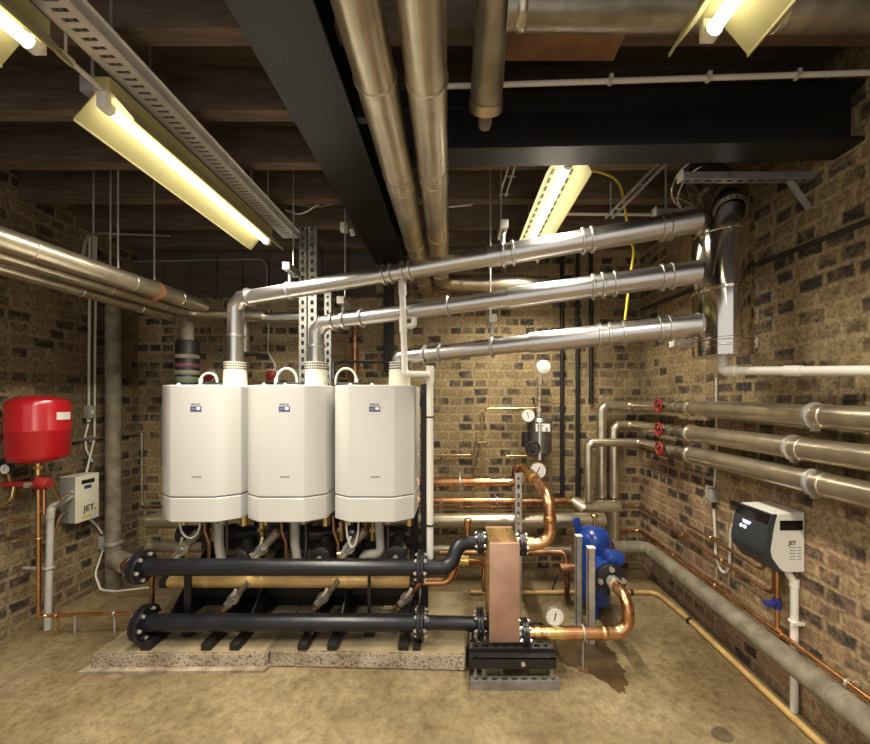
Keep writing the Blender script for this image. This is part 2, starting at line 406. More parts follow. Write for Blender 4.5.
# joists
JY = [1.361 + 0.377 * i for i in range(6)]
ords = ['sixth', 'fifth', 'fourth', 'third', 'second', 'first']
for i, y in enumerate(JY):
    single('ceiling_joist', f'dark ceiling joist left of the long beam, {ords[i]} out from the back wall', 'joist',
           MB().bx((XL + 0.002, y - 0.035, ZJ), (-0.70, y + 0.035, ZC - 0.001)), 'joist', 'ceiling joists left of the long beam')
    single('ceiling_joist', f'dark ceiling joist right of the long beam, {ords[i]} out from the back wall', 'joist',
           MB().bx((-0.42, y - 0.035, ZJ), (XR - 0.002, y + 0.035, ZC - 0.001)), 'joist', 'ceiling joists right of the long beam')
# long black I-beam running in depth, bottom flange at 2.70
def ibeam(name, label, a, bb, w, h, t=0.018):
    a, bb = V(a), V(bb); d = (bb - a).normalized(); sd = d.cross(V((0, 0, 1))); z = V((0, 0, 1))
    m = MB()
    prof = [(-w/2, 0), (w/2, 0), (w/2, t), (t/2, t*1.6), (t/2, h - t*1.6), (w/2, h - t), (w/2, h), (-w/2, h), (-w/2, h - t), (-t/2, h - t*1.6), (-t/2, t*1.6), (-w/2, t)]
    m.prism([a + sd * x + z * y for x, y in prof], bb - a)
    return single(name, label, 'beam', m, 'steel_black')
ibeam('steel_beam', 'long black painted steel beam running from front to back under the ceiling', (-0.56, -0.4, 2.70), (-0.56, YB - 0.002, 2.70), 0.265, 0.298)
ibeam('steel_beam', 'black painted steel cross beam over the right half of the room', (-0.335, 1.662, 2.55), (XR - 0.002, 1.60, 2.55), 0.13, 0.248)
single('steel_cleat', 'small black steel cleat joining the cross beam to the long black beam', 'bracket', MB().bx((-0.427, 1.64, 2.72), (-0.33, 1.68, 2.797)), 'steel_black')
single('plywood_board', 'reddish brown plywood board fixed under the ceiling joists behind the capped drop pipe', 'board',
       MB().bx((0.10, 1.31, ZJ - 0.016), (0.60, 1.44, ZJ - 0.001), 0.002), 'plywood')
# conduit over the cross beam
m = MB().tube([(-0.12, 1.50, 2.735), (XR - 0.01, 1.43, 2.735)], 0.010)
clips = []
for x in (0.12, 0.60, 0.97, 1.30):
    y = 1.50 - 0.07 * (x + 0.40) / 2.05
    clips.append(K('clip', MB().bx((x - 0.007, y - 0.013, 2.722), (x + 0.007, y + 0.013, 2.75)), 'cable'))
thing('conduit', 'thin pale conduit clipped along above the black cross beam', 'conduit', [K('pipe', m, 'white_plastic')] + clips)

# ------------------------------------------------------------------ lamps
LAMP_W = 34.0
def lamp(X, z, y0, y1, label, slots=False):
    tb = MB().cyl((X, y0 + 0.03, z), (X, y1 - 0.03, z), 0.018, seg=16)
    body = MB().bx((X - 0.03, y0, z + 0.04), (X + 0.03, y1, z + 0.095), 0.004)
    parts = [K('batten', body, 'refl'), K('tube', tb, 'tube')]
    if slots:
        pl = MB().bx((X - 0.058, y0 + 0.01, z + 0.034), (X + 0.058, y1 - 0.01, z + 0.038)); kids = []
        for k in (-1, 1):
            n = int((y1 - y0) / 0.075)
            for i in range(n):
                yy = y0 + 0.04 + i * 0.075; kids.append(K('slot', MB().bx((X + k * 0.045 - 0.007, yy, z + 0.0325), (X + k * 0.045 + 0.007, yy + 0.045, z + 0.0345)), 'dark'))
        parts.append(K('slotted_plate', pl, 'refl', kids))
    for k in (-1, 1):
        if slots:
            w = MB().prism([(X + k * 0.058, y0 + 0.01, z + 0.036), (X + k * 0.105, y0 + 0.01, z - 0.045), (X + k * 0.108, y0 + 0.01, z - 0.045), (X + k * 0.060, y0 + 0.01, z + 0.038)], (0, y1 - y0 - 0.02, 0))
            parts.append(K('reflector', w, 'refl')); continue
        w = MB().prism([(X + k * 0.026, y0 + 0.01, z + 0.045), (X + k * 0.105, y0 + 0.01, z - 0.048), (X + k * 0.105, y0 + 0.01, z - 0.056), (X + k * 0.109, y0 + 0.01, z - 0.056), (X + k * 0.109, y0 + 0.01, z - 0.046), (X + k * 0.029, y0 + 0.01, z + 0.048)], (0, y1 - y0 - 0.02, 0))
        parts.append(K('reflector', w, 'refl'))
    for yy, d in ((y0, 1), (y1, -1)):
        h = MB().bx((X - 0.02, min(yy, yy + d * 0.02), z - 0.012), (X + 0.02, max(yy, yy + d * 0.02), z + 0.045), 0.003)
        h.cyl((X, yy + d * 0.012, z), (X, yy + d * 0.035, z), 0.022)
        parts.append(K('lamp_holder', h, 'white_plastic'))
    for t in (0.18, 0.82):
        yy = y0 + (y1 - y0) * t
        parts.append(K('hanger_rod', MB().cyl((X, yy, z + 0.09), (X, yy, ZC - 0.001), 0.004, seg=8), 'galv'))
    e = thing('fluorescent_lamp', label, 'lamp', parts, 'fluorescent lamps under the ceiling')
    li = bpy.data.lights.new('tube_light', 'AREA'); li.shape = 'RECTANGLE'; li.size = 0.034; li.size_y = y1 - y0 - 0.08; li.energy = LAMP_W; li.color = (1.0, 0.92, 0.76); li.spread = 2.5
    lo = bpy.data.objects.new('tube_light', li); C.objects.link(lo); lo.location = (X, (y0 + y1) / 2, z - 0.021)
lamp(-1.25, 2.55, 1.343, 2.54, 'fluorescent tube lamp with cream reflector in full view at upper left')
lamp(-1.25, 2.55, -0.05, 1.147, 'fluorescent tube lamp cut off by the top left corner of the photo')
lamp(0.53, 2.60, 1.75, 2.95, 'slotted fluorescent lamp hanging behind the black cross beam above the flue pipes', True)
lamp(0.69, 2.49, -0.15, 1.045, 'fluorescent lamp cut off by the top edge, before the black cross beam')
single('conduit', 'thin wired conduit joining the two left fluorescent lamps end to end', 'conduit',
       MB().cyl((-1.25, 1.22, 2.60), (-1.25, 1.22, ZC - 0.0005), 0.004, seg=8).tube([(-1.25, 1.1475, 2.60), (-1.25, 1.3425, 2.60)], 0.009).cyl((-1.25, 1.2, 2.60), (-1.25, 1.24, 2.60), 0.013), 'cable')
single('junction_box', 'small grey junction box above the far end of the nearer left lamp', 'box',
       MB().box(P(93, 88, 1.40), (0.055, 0.05, 0.06), None, 0.004).cyl(P(93, 88, 1.40), V((P(93, 88, 1.40).x, 1.40, 2.799)), 0.006), 'grey_box')
# cable tray
m = MB(); x0, x1, ty0, ty1, tz = -1.235, -1.125, 0.95, 2.74, 2.665
rails = MB()
for x in (x0, x1): rails.bx((x - 0.002, ty0, tz), (x + 0.002, ty1, tz + 0.045)); rails.bx((x - 0.01, ty0, tz + 0.043), (x + 0.01, ty1, tz + 0.046))
basem = MB().bx((x0, ty0, tz), (x0 + 0.03, ty1, tz + 0.002)); basem.bx((x1 - 0.03, ty0, tz), (x1, ty1, tz + 0.002)); 
n = 58
for i in range(n):
    y = ty0 + (i + 0.5) * (ty1 - ty0) / n
    basem.bx((x0 + 0.03, y - 0.009, tz), (x1 - 0.03, y + 0.009, tz + 0.002))
cabs = MB()
for k in range(3): cabs.tube([(x0 + 0.03 + k * 0.024, ty0, tz + 0.011), (x0 + 0.03 + k * 0.024, ty1 - 0.02, tz + 0.011)], 0.008, seg=8)
hr = [K('hanger_rod', MB().cyl((x, y, tz + 0.01), (x, y, ZC - 0.001), 0.004, seg=8), 'galv') for y in (1.25, 2.3) for x in (x0 + 0.006, x1 - 0.006)]
thing('cable_tray', 'long perforated galvanised cable tray under the joists beside the left lamps', 'cable tray',
      [K('side_rail', rails, 'galv_lit'), K('perforated_base', basem, 'galv_lit')] + hr)  # pale zinc colour stands in for stray lamp light on the tray
single('cables', 'bundle of grey cables lying along the perforated cable tray', 'cable', cabs, 'cable_grey')

# ------------------------------------------------------------------ overhead lagged pipes
def lagged(name, label, pts, r, joints=(), mt='lagging', fillet=0.09, clamps=(), cat='pipe', group=None, ends=True, seg=22, n=5, extra=()):
    """a lagged pipe with lagging bands at fractions along its points: joints = [(i, t)]"""
    pts = [V(p) for p in pts]
    parts = [K('pipe_run', MB().tube(pts, r, seg, fillet, n), mt)]
    for (i, t) in joints:
        a, b2 = pts[i], pts[i + 1]
        parts.append(K('lagging_band', band(a.lerp(b2, t), b2 - a, r, 0.016, 0.0035), mt))
    return thing(name, label, cat, parts + list(extra), group)
pipeA0, pipeA1 = V((-0.235, 0.45, 2.47)), V((-0.255, 3.38, 2.47))
pipeB0, pipeB1 = V((-0.077, 0.45, 2.47)), V((-0.112, 3.12, 2.47))
def strap(x, y):
    s = MB().bx((x - 0.085, y - 0.012, 2.535), (x + 0.085, y + 0.012, 2.549)); return s
lagged('lagged_pipe', 'fat aluminium lagged pipe overhead beside the long black beam, left of a pair', [pipeA0, pipeA1], 0.063,
       [(0, 0.235), (0, 0.40), (0, 0.43), (0, 0.64), (0, 0.88)], group='pair of overhead lagged pipes',
       extra=[K('hanger_rod', MB().cyl((-0.245, 2.2, 2.53), (-0.245, 2.2, ZC - 0.001), 0.005, seg=8), 'galv')])
lagged('lagged_pipe', 'fat aluminium lagged pipe overhead, right of a pair, turning right along the back wall', [pipeB0, pipeB1, (0.95, 3.12, 2.43)], 0.063,
       [(0, 0.26), (0, 0.42), (0, 0.45), (0, 0.66), (0, 0.9), (1, 0.15)], group='pair of overhead lagged pipes',
       extra=[K('hanger_rod', MB().cyl((-0.095, 2.2, 2.53), (-0.095, 2.2, ZC - 0.001), 0.005, seg=8), 'galv')])
# capped drop pipe and the cross pipe at the top
x = (488 - CX) / F * 1.30
dA, dB = V((x, 1.17, 2.70)), V((x, 1.40, 2.568)); dd = (dB - dA).normalized()
vp = MB().ring_sweep([dA - dd * 0.05, dB - dd * 0.02], [0.052, 0.058], 24)
cap = MB().lathe(dB - dd * 0.035, dd, [(0, 0.058), (0.002, 0.062), (0.034, 0.062), (0.036, 0.05)], 28)
stub = MB().lathe(dB - dd * 0.005, dd, [(0, 0.026), (0.05, 0.026), (0.066, 0.02), (0.07, 0.008)], 20)
hp = MB().tube([(x + 0.045, 1.17, 2.70), (XR - 0.01, 1.17, 2.69)], 0.05, 24)
thing('lagged_pipe', 'dull lagged pipe crossing at the top, with a capped branch beside the overhead pair', 'pipe',
      [K('capped_branch', vp, 'lag_dark'), K('end_cap', cap, 'lagging'), K('drain_stub', stub, 'lag_grey'), K('cross_pipe', hp, 'lag_dark'),
       K('lagging_band', band((x + 0.09, 1.17, 2.70), (1, 0, 0), 0.05, 0.03, 0.004), 'lagging'),
       K('lagging_band', band((1.0, 1.17, 2.695), (1, 0, 0), 0.05, 0.02, 0.004), 'lagging'),
       K('hanger_rod', MB().cyl((0.45, 1.17, 2.745), (0.45, 1.17, ZC - 0.001), 0.005, seg=8), 'galv')])

# left pipes at high level
zL = 2.19
def left_pipe(xa, xb, z0, z1, r, label, ya=1.2, yb=2.88, extra=(), pts2=()):
    pts = [(xa, ya, z0), (xb, yb, z1)] + list(pts2)
    lagged('lagged_pipe', label, pts, r, [(0, 0.3), (0, 0.62), (0, 0.85)], extra=extra, group='lagged pipes high on the left')
hang = [K('hanger_rod', MB().cyl((-1.915, y, 2.22), (-1.915, y, ZC - 0.001), 0.005, seg=8), 'galv') for y in (2.16, 2.42)]
hang.append(K('pipe_clamp', band((-1.914, 2.42, 2.195), (0, 1, 0.02), 0.054, 0.035, 0.012), 'rust'))
left_pipe(-1.91, -1.915, 2.165, 2.215, 0.053, 'thickest and brightest lagged pipe high at left, hung on rods with a rusty clamp', extra=hang)
left_pipe(-2.10, -2.06, 2.165, 2.175, 0.036, 'middle lagged pipe of three high at left, behind the thickest one', yb=2.95, pts2=[(-1.5, 2.97, 2.16)], extra=[K('hanger_rod', MB().cyl((-2.085, y, 2.20), (-2.085, y, ZC - 0.001), 0.005, seg=8), 'galv') for y in (2.3,)])
left_pipe(-2.30, -2.17, 2.165, 2.14, 0.036, 'lagged pipe of three high at left, nearest the left wall', yb=2.9, extra=[K('hanger_rod', MB().cyl((-2.235, y, 2.18), (-2.235, y, ZC - 0.001), 0.005, seg=8), 'galv') for y in (2.35,)])
# stainless cross pipe behind the flues, with drop
pA, pB = P(240, 318, 3.05), P(388, 316, 3.05)
thing('steel_pipe', 'slim bright steel pipe running across behind the first boiler flue near back wall', 'pipe',
      [K('pipe_run', MB().tube([pA, pB], 0.042, 20), 'flue'), K('joint_band', band(pA.lerp(pB, 0.08), pB - pA, 0.042, 0.02, 0.006), 'flue'),
       K('joint_band', band(pA.lerp(pB, 0.15), pB - pA, 0.042, 0.012, 0.006), 'flue'),
       K('drop_leg', MB().tube([P(245, 320, 3.05), P(245, 352, 3.05)], 0.036, 18), 'lag_dark'),
       K('drain_cup', MB().lathe(P(247, 356, 3.05), (0, 0, 1), [(0, 0.02), (0.01, 0.09), (0.025, 0.10), (0.03, 0.05)], 22), 'dark')])
# black banded vent pipe behind first boiler
q = P(187.5, 400, 2.95); xx, yy = q.x, q.y; s_ = F / yy
zz = lambda py: H - (py - CY) / s_
thing('vent_pipe', 'dark vent pipe with pale and maroon bands behind the top left of the first boiler', 'pipe',
      [K('lower_sleeve', MB().lathe((xx, yy, zz(430)), (0, 0, 1), [(0, 0.08), (zz(343) - zz(430), 0.08), (zz(341) - zz(430), 0.07)], 24), 'black'),
       K('upper_pipe', MB().cyl((xx, yy, zz(341)), (xx, yy, zz(322)), 0.045, seg=20), 'lag_grey'),
       K('pale_band', band((xx, yy, zz(357)), (0, 0, 1), 0.08, 0.03, 0.003), 'lag_grey', label='pale label band'),
       K('maroon_band', band((xx, yy, zz(366)), (0, 0, 1), 0.08, 0.03, 0.003), 'maroon', label='maroon band'),
       K('clamp_band', band((xx, yy, zz(373)), (0, 0, 1), 0.08, 0.035, 0.004), 'lag_grey', label='pale clamp band'),
       K('green_band', band((xx, yy, zz(380)), (0, 0, 1), 0.08, 0.045, 0.003), 'gauze', label='dull green band')])

# ------------------------------------------------------------------ concrete plinth
def slab(name, label, x0, x1, y0, y0b, y1, z, mtl):
    m = MB().prism([(x0, y0, 0.0005), (x1, y0b, 0.0005), (x1, y1, 0.0005), (x0, y1, 0.0005)], (0, 0, z))
    bmesh.ops.bevel(m.bm, geom=list(m.bm.edges), offset=0.008, segments=2, affect='EDGES')
    bmesh.ops.subdivide_edges(m.bm, edges=[e for e in m.bm.edges if e.calc_length() > 0.3], cuts=24, use_grid_fill=True)
    for v in m.bm.verts:
        if v.co.z > 0.004: v.co += V((random.uniform(-1, 1), random.uniform(-1, 1), random.uniform(-1, 0.3))) * 0.0022
    return single(name, label, 'plinth', m, mtl)
slab('concrete_plinth', 'left slab of the low concrete plinth under the boilers, paler front edge', -2.015, -1.051, 2.105, 2.118, 2.80, 0.0925, 'pad')
slab('concrete_plinth', 'right slab of the low concrete plinth under the boilers, rough pebbly front edge', -1.045, 0.06, 2.135, 2.10, 2.80, 0.0925, 'pad')
m = MB().prism([(-2.06, 2.075, 0.0005), (-1.05, 2.085, 0.0005), (-1.03, 2.14, 0.0005), (-2.04, 2.14, 0.0005)], (0, 0, 0.016))
single('mortar_fillet', 'rough strip of spilled concrete along the foot of the left plinth slab', 'concrete', m, 'pad_face')
ZP = 0.0935

# ------------------------------------------------------------------ boilers
YBo = 2.20
BX = [-1.755, -1.243, -0.72]
bw, bd = 0.475, 0.45
whichb = ['left', 'middle', 'right']
zb0, zb1, zseam = 0.79, 1.588, 0.935
def boiler(i):
    x0 = BX[i]; ch, cd = 0.105, 0.075
    plan = lambda g=0.0: [(x0 + g, YBo + bd), (x0 + g, YBo + cd + g), (x0 + ch, YBo + g), (x0 + bw - ch, YBo + g), (x0 + bw - g, YBo + cd + g), (x0 + bw - g, YBo + bd)]
    def pr(z0, z1, g=0.0, bev=0.006):
        m = MB().prism([(x, y, z0) for x, y in plan(g)], (0, 0, z1 - z0))
        bmesh.ops.bevel(m.bm, geom=list(m.bm.edges), offset=bev, segments=1, affect='EDGES'); return m
    parts = [K('front_casing', pr(zseam + 0.003, zb1), 'white'), K('lower_panel', pr(zb0, zseam - 0.002), 'white'),
             K('casing_seam', pr(zseam - 0.0025, zseam + 0.0035, 0.007, 0.001), 'dark')]
    # badge: blue label with a small white square, line of small print above, model name below
    cx = x0 + 0.255; y = YBo - 0.0008
    s = lambda zc: zc
    zl = H - (409 - CY) * YBo / F
    bd_ = MB().box((cx, y, zl), (0.064, 0.0016, 0.030))
    kids = [K('white_square', MB().box((cx + 0.015, y - 0.001, zl + 0.003), (0.022, 0.0014, 0.016)), 'label'),
            K('small_print', MB().box((cx - 0.015, y - 0.001, zl + 0.004), (0.022, 0.0012, 0.004)).box((cx - 0.015, y - 0.001, zl - 0.004), (0.022, 0.0012, 0.003)), 'grey_box')]
    parts.append(K('blue_badge', bd_, 'blue_label', kids, 'dark blue badge with white square'))
    pm = MB(); rr = random.Random(3)
    for k in range(9): pm.box((cx - 0.026 + k * 0.0062, y, zl + 0.027), (0.0042, 0.0012, 0.009 + rr.random() * 0.005))
    parts.append(K('badge_print', pm, 'grey_ink'))
    pm = MB()
    for k in range(10): pm.box((cx - 0.022 + k * 0.0056, y, 1.055), (0.0042, 0.0012, 0.006 + 0.003 * (k % 3 == 0)))
    parts.append(K('model_name', pm, 'grey_ink'))
    for dx in (0.07, 0.20): parts.append(K('top_clip', MB().lathe((x0 + dx + 0.02, YBo + 0.09, zb1 - 0.001), (0, 0, 1), [(0, 0.012), (0.010, 0.010), (0.016, 0.004)], 12), 'white_plastic'))
    # flue collar with grid of air inlet holes
    fx = [-1.416, -0.893, -0.358][i]; fy = 2.45
    col = MB().lathe((fx, fy, zb1 - 0.001), (0, 0, 1), [(0, 0.074), (0.012, 0.07), (0.10, 0.0665), (0.155, 0.0665), (0.157, 0.05)], 32)
    gr = MB()
    for k in range(32):
        th = 2 * PI * k / 32
        for zq in (0.112, 0.128, 0.144):
            gr.box((fx + 0.0668 * math.cos(th), fy + 0.0668 * math.sin(th), zb1 + zq), (0.002, 0.0085, 0.010), Matrix.Rotation(th, 3, 'Z'))
    parts.append(K('flue_collar', col, 'cream', [K('air_grille', gr, 'dark')]))
    ax = [P(211, 0, 2.45).x, P(288, 0, 2.45).x, P(347, 0, 2.45).x][i]
    parts.append(K('access_plate', MB().box((ax + 0.02, 2.47, zb1 + 0.012), (0.16, 0.12, 0.024), None, 0.006), 'charcoal'))
    w = 0.052 if i == 0 else 0.066; hh = 0.085 if i == 0 else 0.115
    pts = [(ax - w, 2.43, zb1 + 0.01)] + [(ax - w * math.cos(t), 2.43, zb1 + 0.035 + (hh - 0.035) * math.sin(t)) for t in [PI * k / 12 for k in range(13)]] + [(ax + w, 2.43, zb1 + 0.01)]
    arch = MB().tube(pts, 0.0075, 10)
    e = 0 if i < 2 else 1
    px_ = pts[0] if i < 2 else pts[-1]
    plug = MB().cyl((px_[0], 2.43, zb1 + 0.012), (px_[0], 2.43, zb1 + 0.05), 0.013, seg=12)
    parts.append(K('looped_cable', arch, 'white_plastic', [K('plug', plug, 'white_plastic')]))
    # pipe tails coming out of the underside
    for k, (dx, mt_, rr_, L) in enumerate(((0.06, 'brass', 0.018, 0.07), (0.435, 'brass', 0.022, 0.075), (0.16, 'copper_dull', 0.010, 0.10), (0.30, 'lag_dark', 0.03, 0.06))):
        parts.append(K('pipe_tail', MB().cyl((x0 + dx, 2.38, zb0 + 0.004), (x0 + dx, 2.38, zb0 - L), rr_, seg=12), mt_))
    thing('wall_boiler', f'{whichb[i]} white boiler of three in a row, chamfered front with dark blue badge' , 'boiler', parts, 'row of white boilers', smooth=28)
for i in range(3): boiler(i)
# ------------------------------------------------------------------ flues and common stack
SX, SY, SR = 1.37, 1.95, 0.131
stack_z0 = H - (357 - CY) / (F / SY)
zt = H - (188 - CY) / (F / SY)
zbend = 2.50
sp = [(SX, SY, stack_z0 + 0.02), (SX, SY, zbend), (SX + 0.01, SY + 0.36, zbend + 0.40), (SX + 0.02, SY + 0.60, ZC - 0.002)]
body = MB().tube(sp[:3], SR, 40, 0.16, 3)
seams = []
for py in (236, 292): seams.append(K('seam_band', band((SX, SY, H - (py - CY) / (F / SY)), (0, 0, 1), SR, 0.022, 0.006), 'stainless'))
seams.append(K('base_band', band((SX, SY, H - (341 - CY) / (F / SY)), (0, 0, 1), SR, 0.016, 0.005), 'stainless'))
seams.append(K('base_band', band((SX, SY, H - (347 - CY) / (F / SY)), (0, 0, 1), SR, 0.010, 0.005), 'stainless'))
capm = MB().lathe((SX, SY, stack_z0), (0, 0, 1), [(0, SR - 0.008), (0.004, SR), (0.03, SR)], 40)
seams.append(K('seam_band', band(V(sp[1]).lerp(V(sp[2]), 0.42), V(sp[2]) - V(sp[1]), SR, 0.02, 0.006), 'stainless'))
seams.append(K('seam_band', band(V(sp[1]).lerp(V(sp[2]), 0.6), V(sp[2]) - V(sp[1]), SR, 0.02, 0.006), 'stainless'))
thing('flue_stack', 'large bright stainless steel flue stack in front of right wall, bending back under the ceiling', 'flue',
      [K('stack_body', body, 'stainless'), K('base_cap', capm, 'stainless')] + seams)
FL = [((236.5, 300), (700, 221.5), -1.416), ((319, 324), (700, 272.5), -0.893), ((404, 357), (700, 325), -0.358)]
flues = []
names = ['top', 'middle', 'bottom']
for i, (a, c, fx) in enumerate(FL):
    E = P(a[0], a[1], 2.45); E.x = fx
    D = P(c[0], c[1], SY)
    T = D + (D - E).normalized() * 0.02
    T.x = min(T.x, SX - SR + 0.012)
    flues.append((E, D))
    tA = on_line(E, D, [488, 508, 530][i])
    z0 = zb1 + 0.157
    lower = MB().tube([(fx, 2.45, z0), E, tA], 0.05, 24, 0.055, 1)
    upper = MB().tube([tA, T], 0.059, 26)
    parts = [K('lower_run', lower, 'flue'), K('upper_run', upper, 'flue')]
    cols = [[249, 384, 391, 403, 410, 503, 513, 583, 592, 662, 670], [334, 345, 362, 448, 593, 603, 615, 662, 672], [425, 440, 600, 610, 624, 660, 670]][i]
    for px in cols:
        q = on_line(E, D, px); r = 0.05 if q.x < tA.x else 0.059
        parts.append(K('joint_band', band(q, D - E, r, 0.02, 0.011), 'flue'))
    if i < 2: parts.append(K('joint_band', band((fx, 2.45, z0 + (E.z - z0) * 0.42), (0, 0, 1), 0.05, 0.018, 0.007), 'flue'))
    thing('boiler_flue', f'{names[i]} of three sloping stainless flue pipes, rising from the {whichb[i]} boiler to the flue stack', 'flue', parts, 'sloping boiler flues')
# struts and bands holding the stack
for (px, py, Y, z, lab, brace) in ((681, 171, 1.775, 2.525, 'front slotted strut with white end cap over the flue stack, under the cross beam', True),
                              (655, 209, 2.12, 2.53, 'upper rear slotted strut with white end cap behind the top of the flue stack', True)):
    xa = (px - CX) / F * Y
    st = MB().slotted((xa, Y, z), (XR - 0.002, Y, z), 0.041, 0.03, (0, 0, -1))
    ecap = MB().box((xa - 0.004, Y, z + 0.018), (0.01, 0.043, 0.045), None, 0.003)
    pr_ = [K('strut', st, 'galv_dull'), K('end_cap', ecap, 'white_plastic')]
    if brace: pr_.append(K('brace', MB().bar((XR - 0.10, Y, z), (XR - 0.006, Y, z - 0.13), 0.03, 0.006, up=(0, 1, 0)), 'galv'))
    if Y > 2: pr_.append(K('hanger_rod', MB().cyl((xa + 0.06, Y, z), (xa + 0.06, Y, ZC - 0.001), 0.005, seg=8), 'galv'))
    thing('support_strut', lab, 'bracket', pr_, 'struts beside the flue stack')
z = 1.815
thing('support_strut', 'short strut clamping the foot of the flue stack to the right wall', 'bracket',
      [K('strut', MB().slotted((1.205, SY + 0.155, z), (XR - 0.002, SY + 0.155, z), 0.041, 0.04, (0, -1, 0)), 'galv'),
       K('end_cap', MB().box((1.20, SY + 0.15, z), (0.01, 0.045, 0.045), None, 0.003), 'white_plastic'),
       K('foot_plate', MB().bx((XR - 0.008, SY + 0.125, z - 0.03), (XR - 0.001, SY + 0.185, z + 0.03)), 'galv')], 'struts beside the flue stack')
# condensate pipe from stack along right wall
A = V((SX, SY, stack_z0 + 0.004))
pts = [A, A + V((0, 0, -0.075)), V((XR - 0.05, 1.35, 1.604)), V((XR - 0.045, 0.7, 1.59))]
thing('condensate_pipe', 'white plastic condensate pipe from the foot of the flue stack along right wall', 'pipe',
      [K('pipe_run', MB().tube(pts, 0.0205, 18, 0.03, 5), 'white_plastic'),
       K('elbow', MB().tube([A + V((0, 0, -0.015)), A + V((0, 0, -0.075)), A + V((0, 0, -0.075)) + (pts[2] - pts[1]).normalized() * 0.07], 0.027, 18, 0.03, 5), 'white_plastic'),
       K('coupling', MB().cyl(pts[1].lerp(pts[2], 0.42), pts[1].lerp(pts[2], 0.52), 0.024, seg=18), 'white_plastic'),
       K('pipe_clip', MB().torus(pts[2] + V((0, -0.02, 0)), (0, 1, 0), 0.021, 0.005).bar(pts[2] + V((0.02, -0.02, 0)), V((XR - 0.001, pts[2].y - 0.02, pts[2].z)), 0.02, 0.01), 'dark')])
# pipe hangers on flues
def hanger(flue, px, cap_py, label, length=0.16, rod=True, tail=0.06):
    E, D = flues[flue]; q = on_line(E, D, px); r = 0.05 if px < 490 else 0.059
    s2 = F / (q.y - 0.05); zc = H - (cap_py - CY) / s2
    st = MB().slotted((q.x, q.y - 0.05, zc - 0.02), (q.x, q.y - 0.05 + length, zc - 0.02), 0.041, 0.04, (0, 0, -1))
    prt = [K('strut', st, 'galv'), K('end_cap', MB().box((q.x, q.y - 0.055, zc), (0.045, 0.010, 0.045), None, 0.003), 'white_plastic'),
           K('drop_rod', MB().cyl((q.x, q.y + 0.0, zc), (q.x, q.y + 0.0, q.z + r * 0.9), 0.011, seg=10), 'galv'),
           K('pipe_ring', band(q, D - E, r, 0.02, 0.004), 'galv')]
    if rod: prt.append(K('hanger_rod', MB().cyl((q.x - 0.004, q.y + 0.06, zc), (q.x - 0.004, q.y + 0.06, ZC - 0.001 if q.x < -0.7 or q.x > -0.42 else 2.699), 0.005, seg=8), 'galv'))
    thing('pipe_hanger', label, 'hanger', prt, 'rod hangers for the flues')
hanger(0, 290, 266, 'pipe hanger with white capped strut on the top flue, beside the slotted posts')
hanger(1, 343, 300, 'pipe hanger with white capped strut near the left end of the middle flue')
hanger(0, 503, 224, 'pipe hanger with white capped strut on the top flue below the slotted lamp')
hanger(2, 492, 318, 'pipe hanger with white capped strut between middle and bottom flues', 0.2)

# white vertical plastic overflow pipes right of the right boiler
q0 = on_line(*flues[0], 402); q0 = q0 + V((0, 0, -0.05))
y1 = q0.y
pA_ = [q0, P(405, 374, y1 ), P(430, 374.5, y1 )]
tee = MB().tube([P(404, 326, y1), P(414, 326, y1), P(414, 318, y1)], 0.017, 14, 0.015)
thing('condensate_pipe', 'white plastic pipe dropping from the top flue across the two lower flues', 'pipe',
      [K('pipe_run', MB().tube(pA_, 0.0185, 16, 0.03, 5), 'white_plastic'), K('socket', MB().cyl(P(402.3, 283, y1), P(402.6, 295, y1), 0.023), 'white_plastic'),
       K('socket', MB().cyl(P(403, 318, y1), P(403.5, 332, y1), 0.023), 'white_plastic'), K('side_branch', tee, 'white_plastic')])
y2 = y1
thing('condensate_pipe', 'long white plastic pipe standing upright beside the right side of the right boiler', 'pipe',
      [K('pipe_run', MB().tube([P(430, 366, y2 + 0.04), P(430, 558, y2 + 0.04)], 0.0205, 16), 'white_plastic'),
       K('top_socket', MB().cyl(P(430, 366, y2 + 0.04), P(430, 384, y2 + 0.04), 0.025), 'white_plastic'),
       K('pipe_clip', band(P(430, 417, y2 + 0.04), (0, 0, 1), 0.0205, 0.01, 0.004), 'black'),
       K('pipe_clip', band(P(430, 525, y2 + 0.04), (0, 0, 1), 0.0205, 0.012, 0.006), 'black')])

# ------------------------------------------------------------------ boiler frame
feetx = [(-1.70, True), (-1.30, False), (-1.155, False), (-0.775, False), (-0.63, False), (-0.245, True)]
foot_px = [150.5, 210, 238, 305, 334, 404]
parts = []
for k, fp in enumerate(foot_px):
    x = (fp - CX) / F * 2.17
    parts.append(K('foot', MB().bx((x - 0.028, 2.13, ZP), (x + 0.028, 2.74, ZP + 0.04), 0.004), 'steel_black'))
    if k != 5: pass
for k in (0, 1, 2, 3, 4, 5):
    x = (foot_px[k] - CX) / F * 2.17
    parts.append(K('brace', MB().prism([(x - 0.004, 2.24, ZP + 0.04), (x - 0.004, 2.70, ZP + 0.04), (x - 0.004, 2.70, ZP + 0.36), (x - 0.004, 2.64, ZP + 0.36)], (0.008, 0, 0)), 'steel_black'))
    parts.append(K('post', MB().bx((x - 0.028, 2.70, ZP + 0.04), (x + 0.028, 2.74, 1.56)), 'steel_black'))
for z in (0.42, 0.84, 1.45):
    parts.append(K('cross_rail', MB().bx((-1.83, 2.742, z), (-0.22, 2.78, z + 0.05)), 'steel_black'))
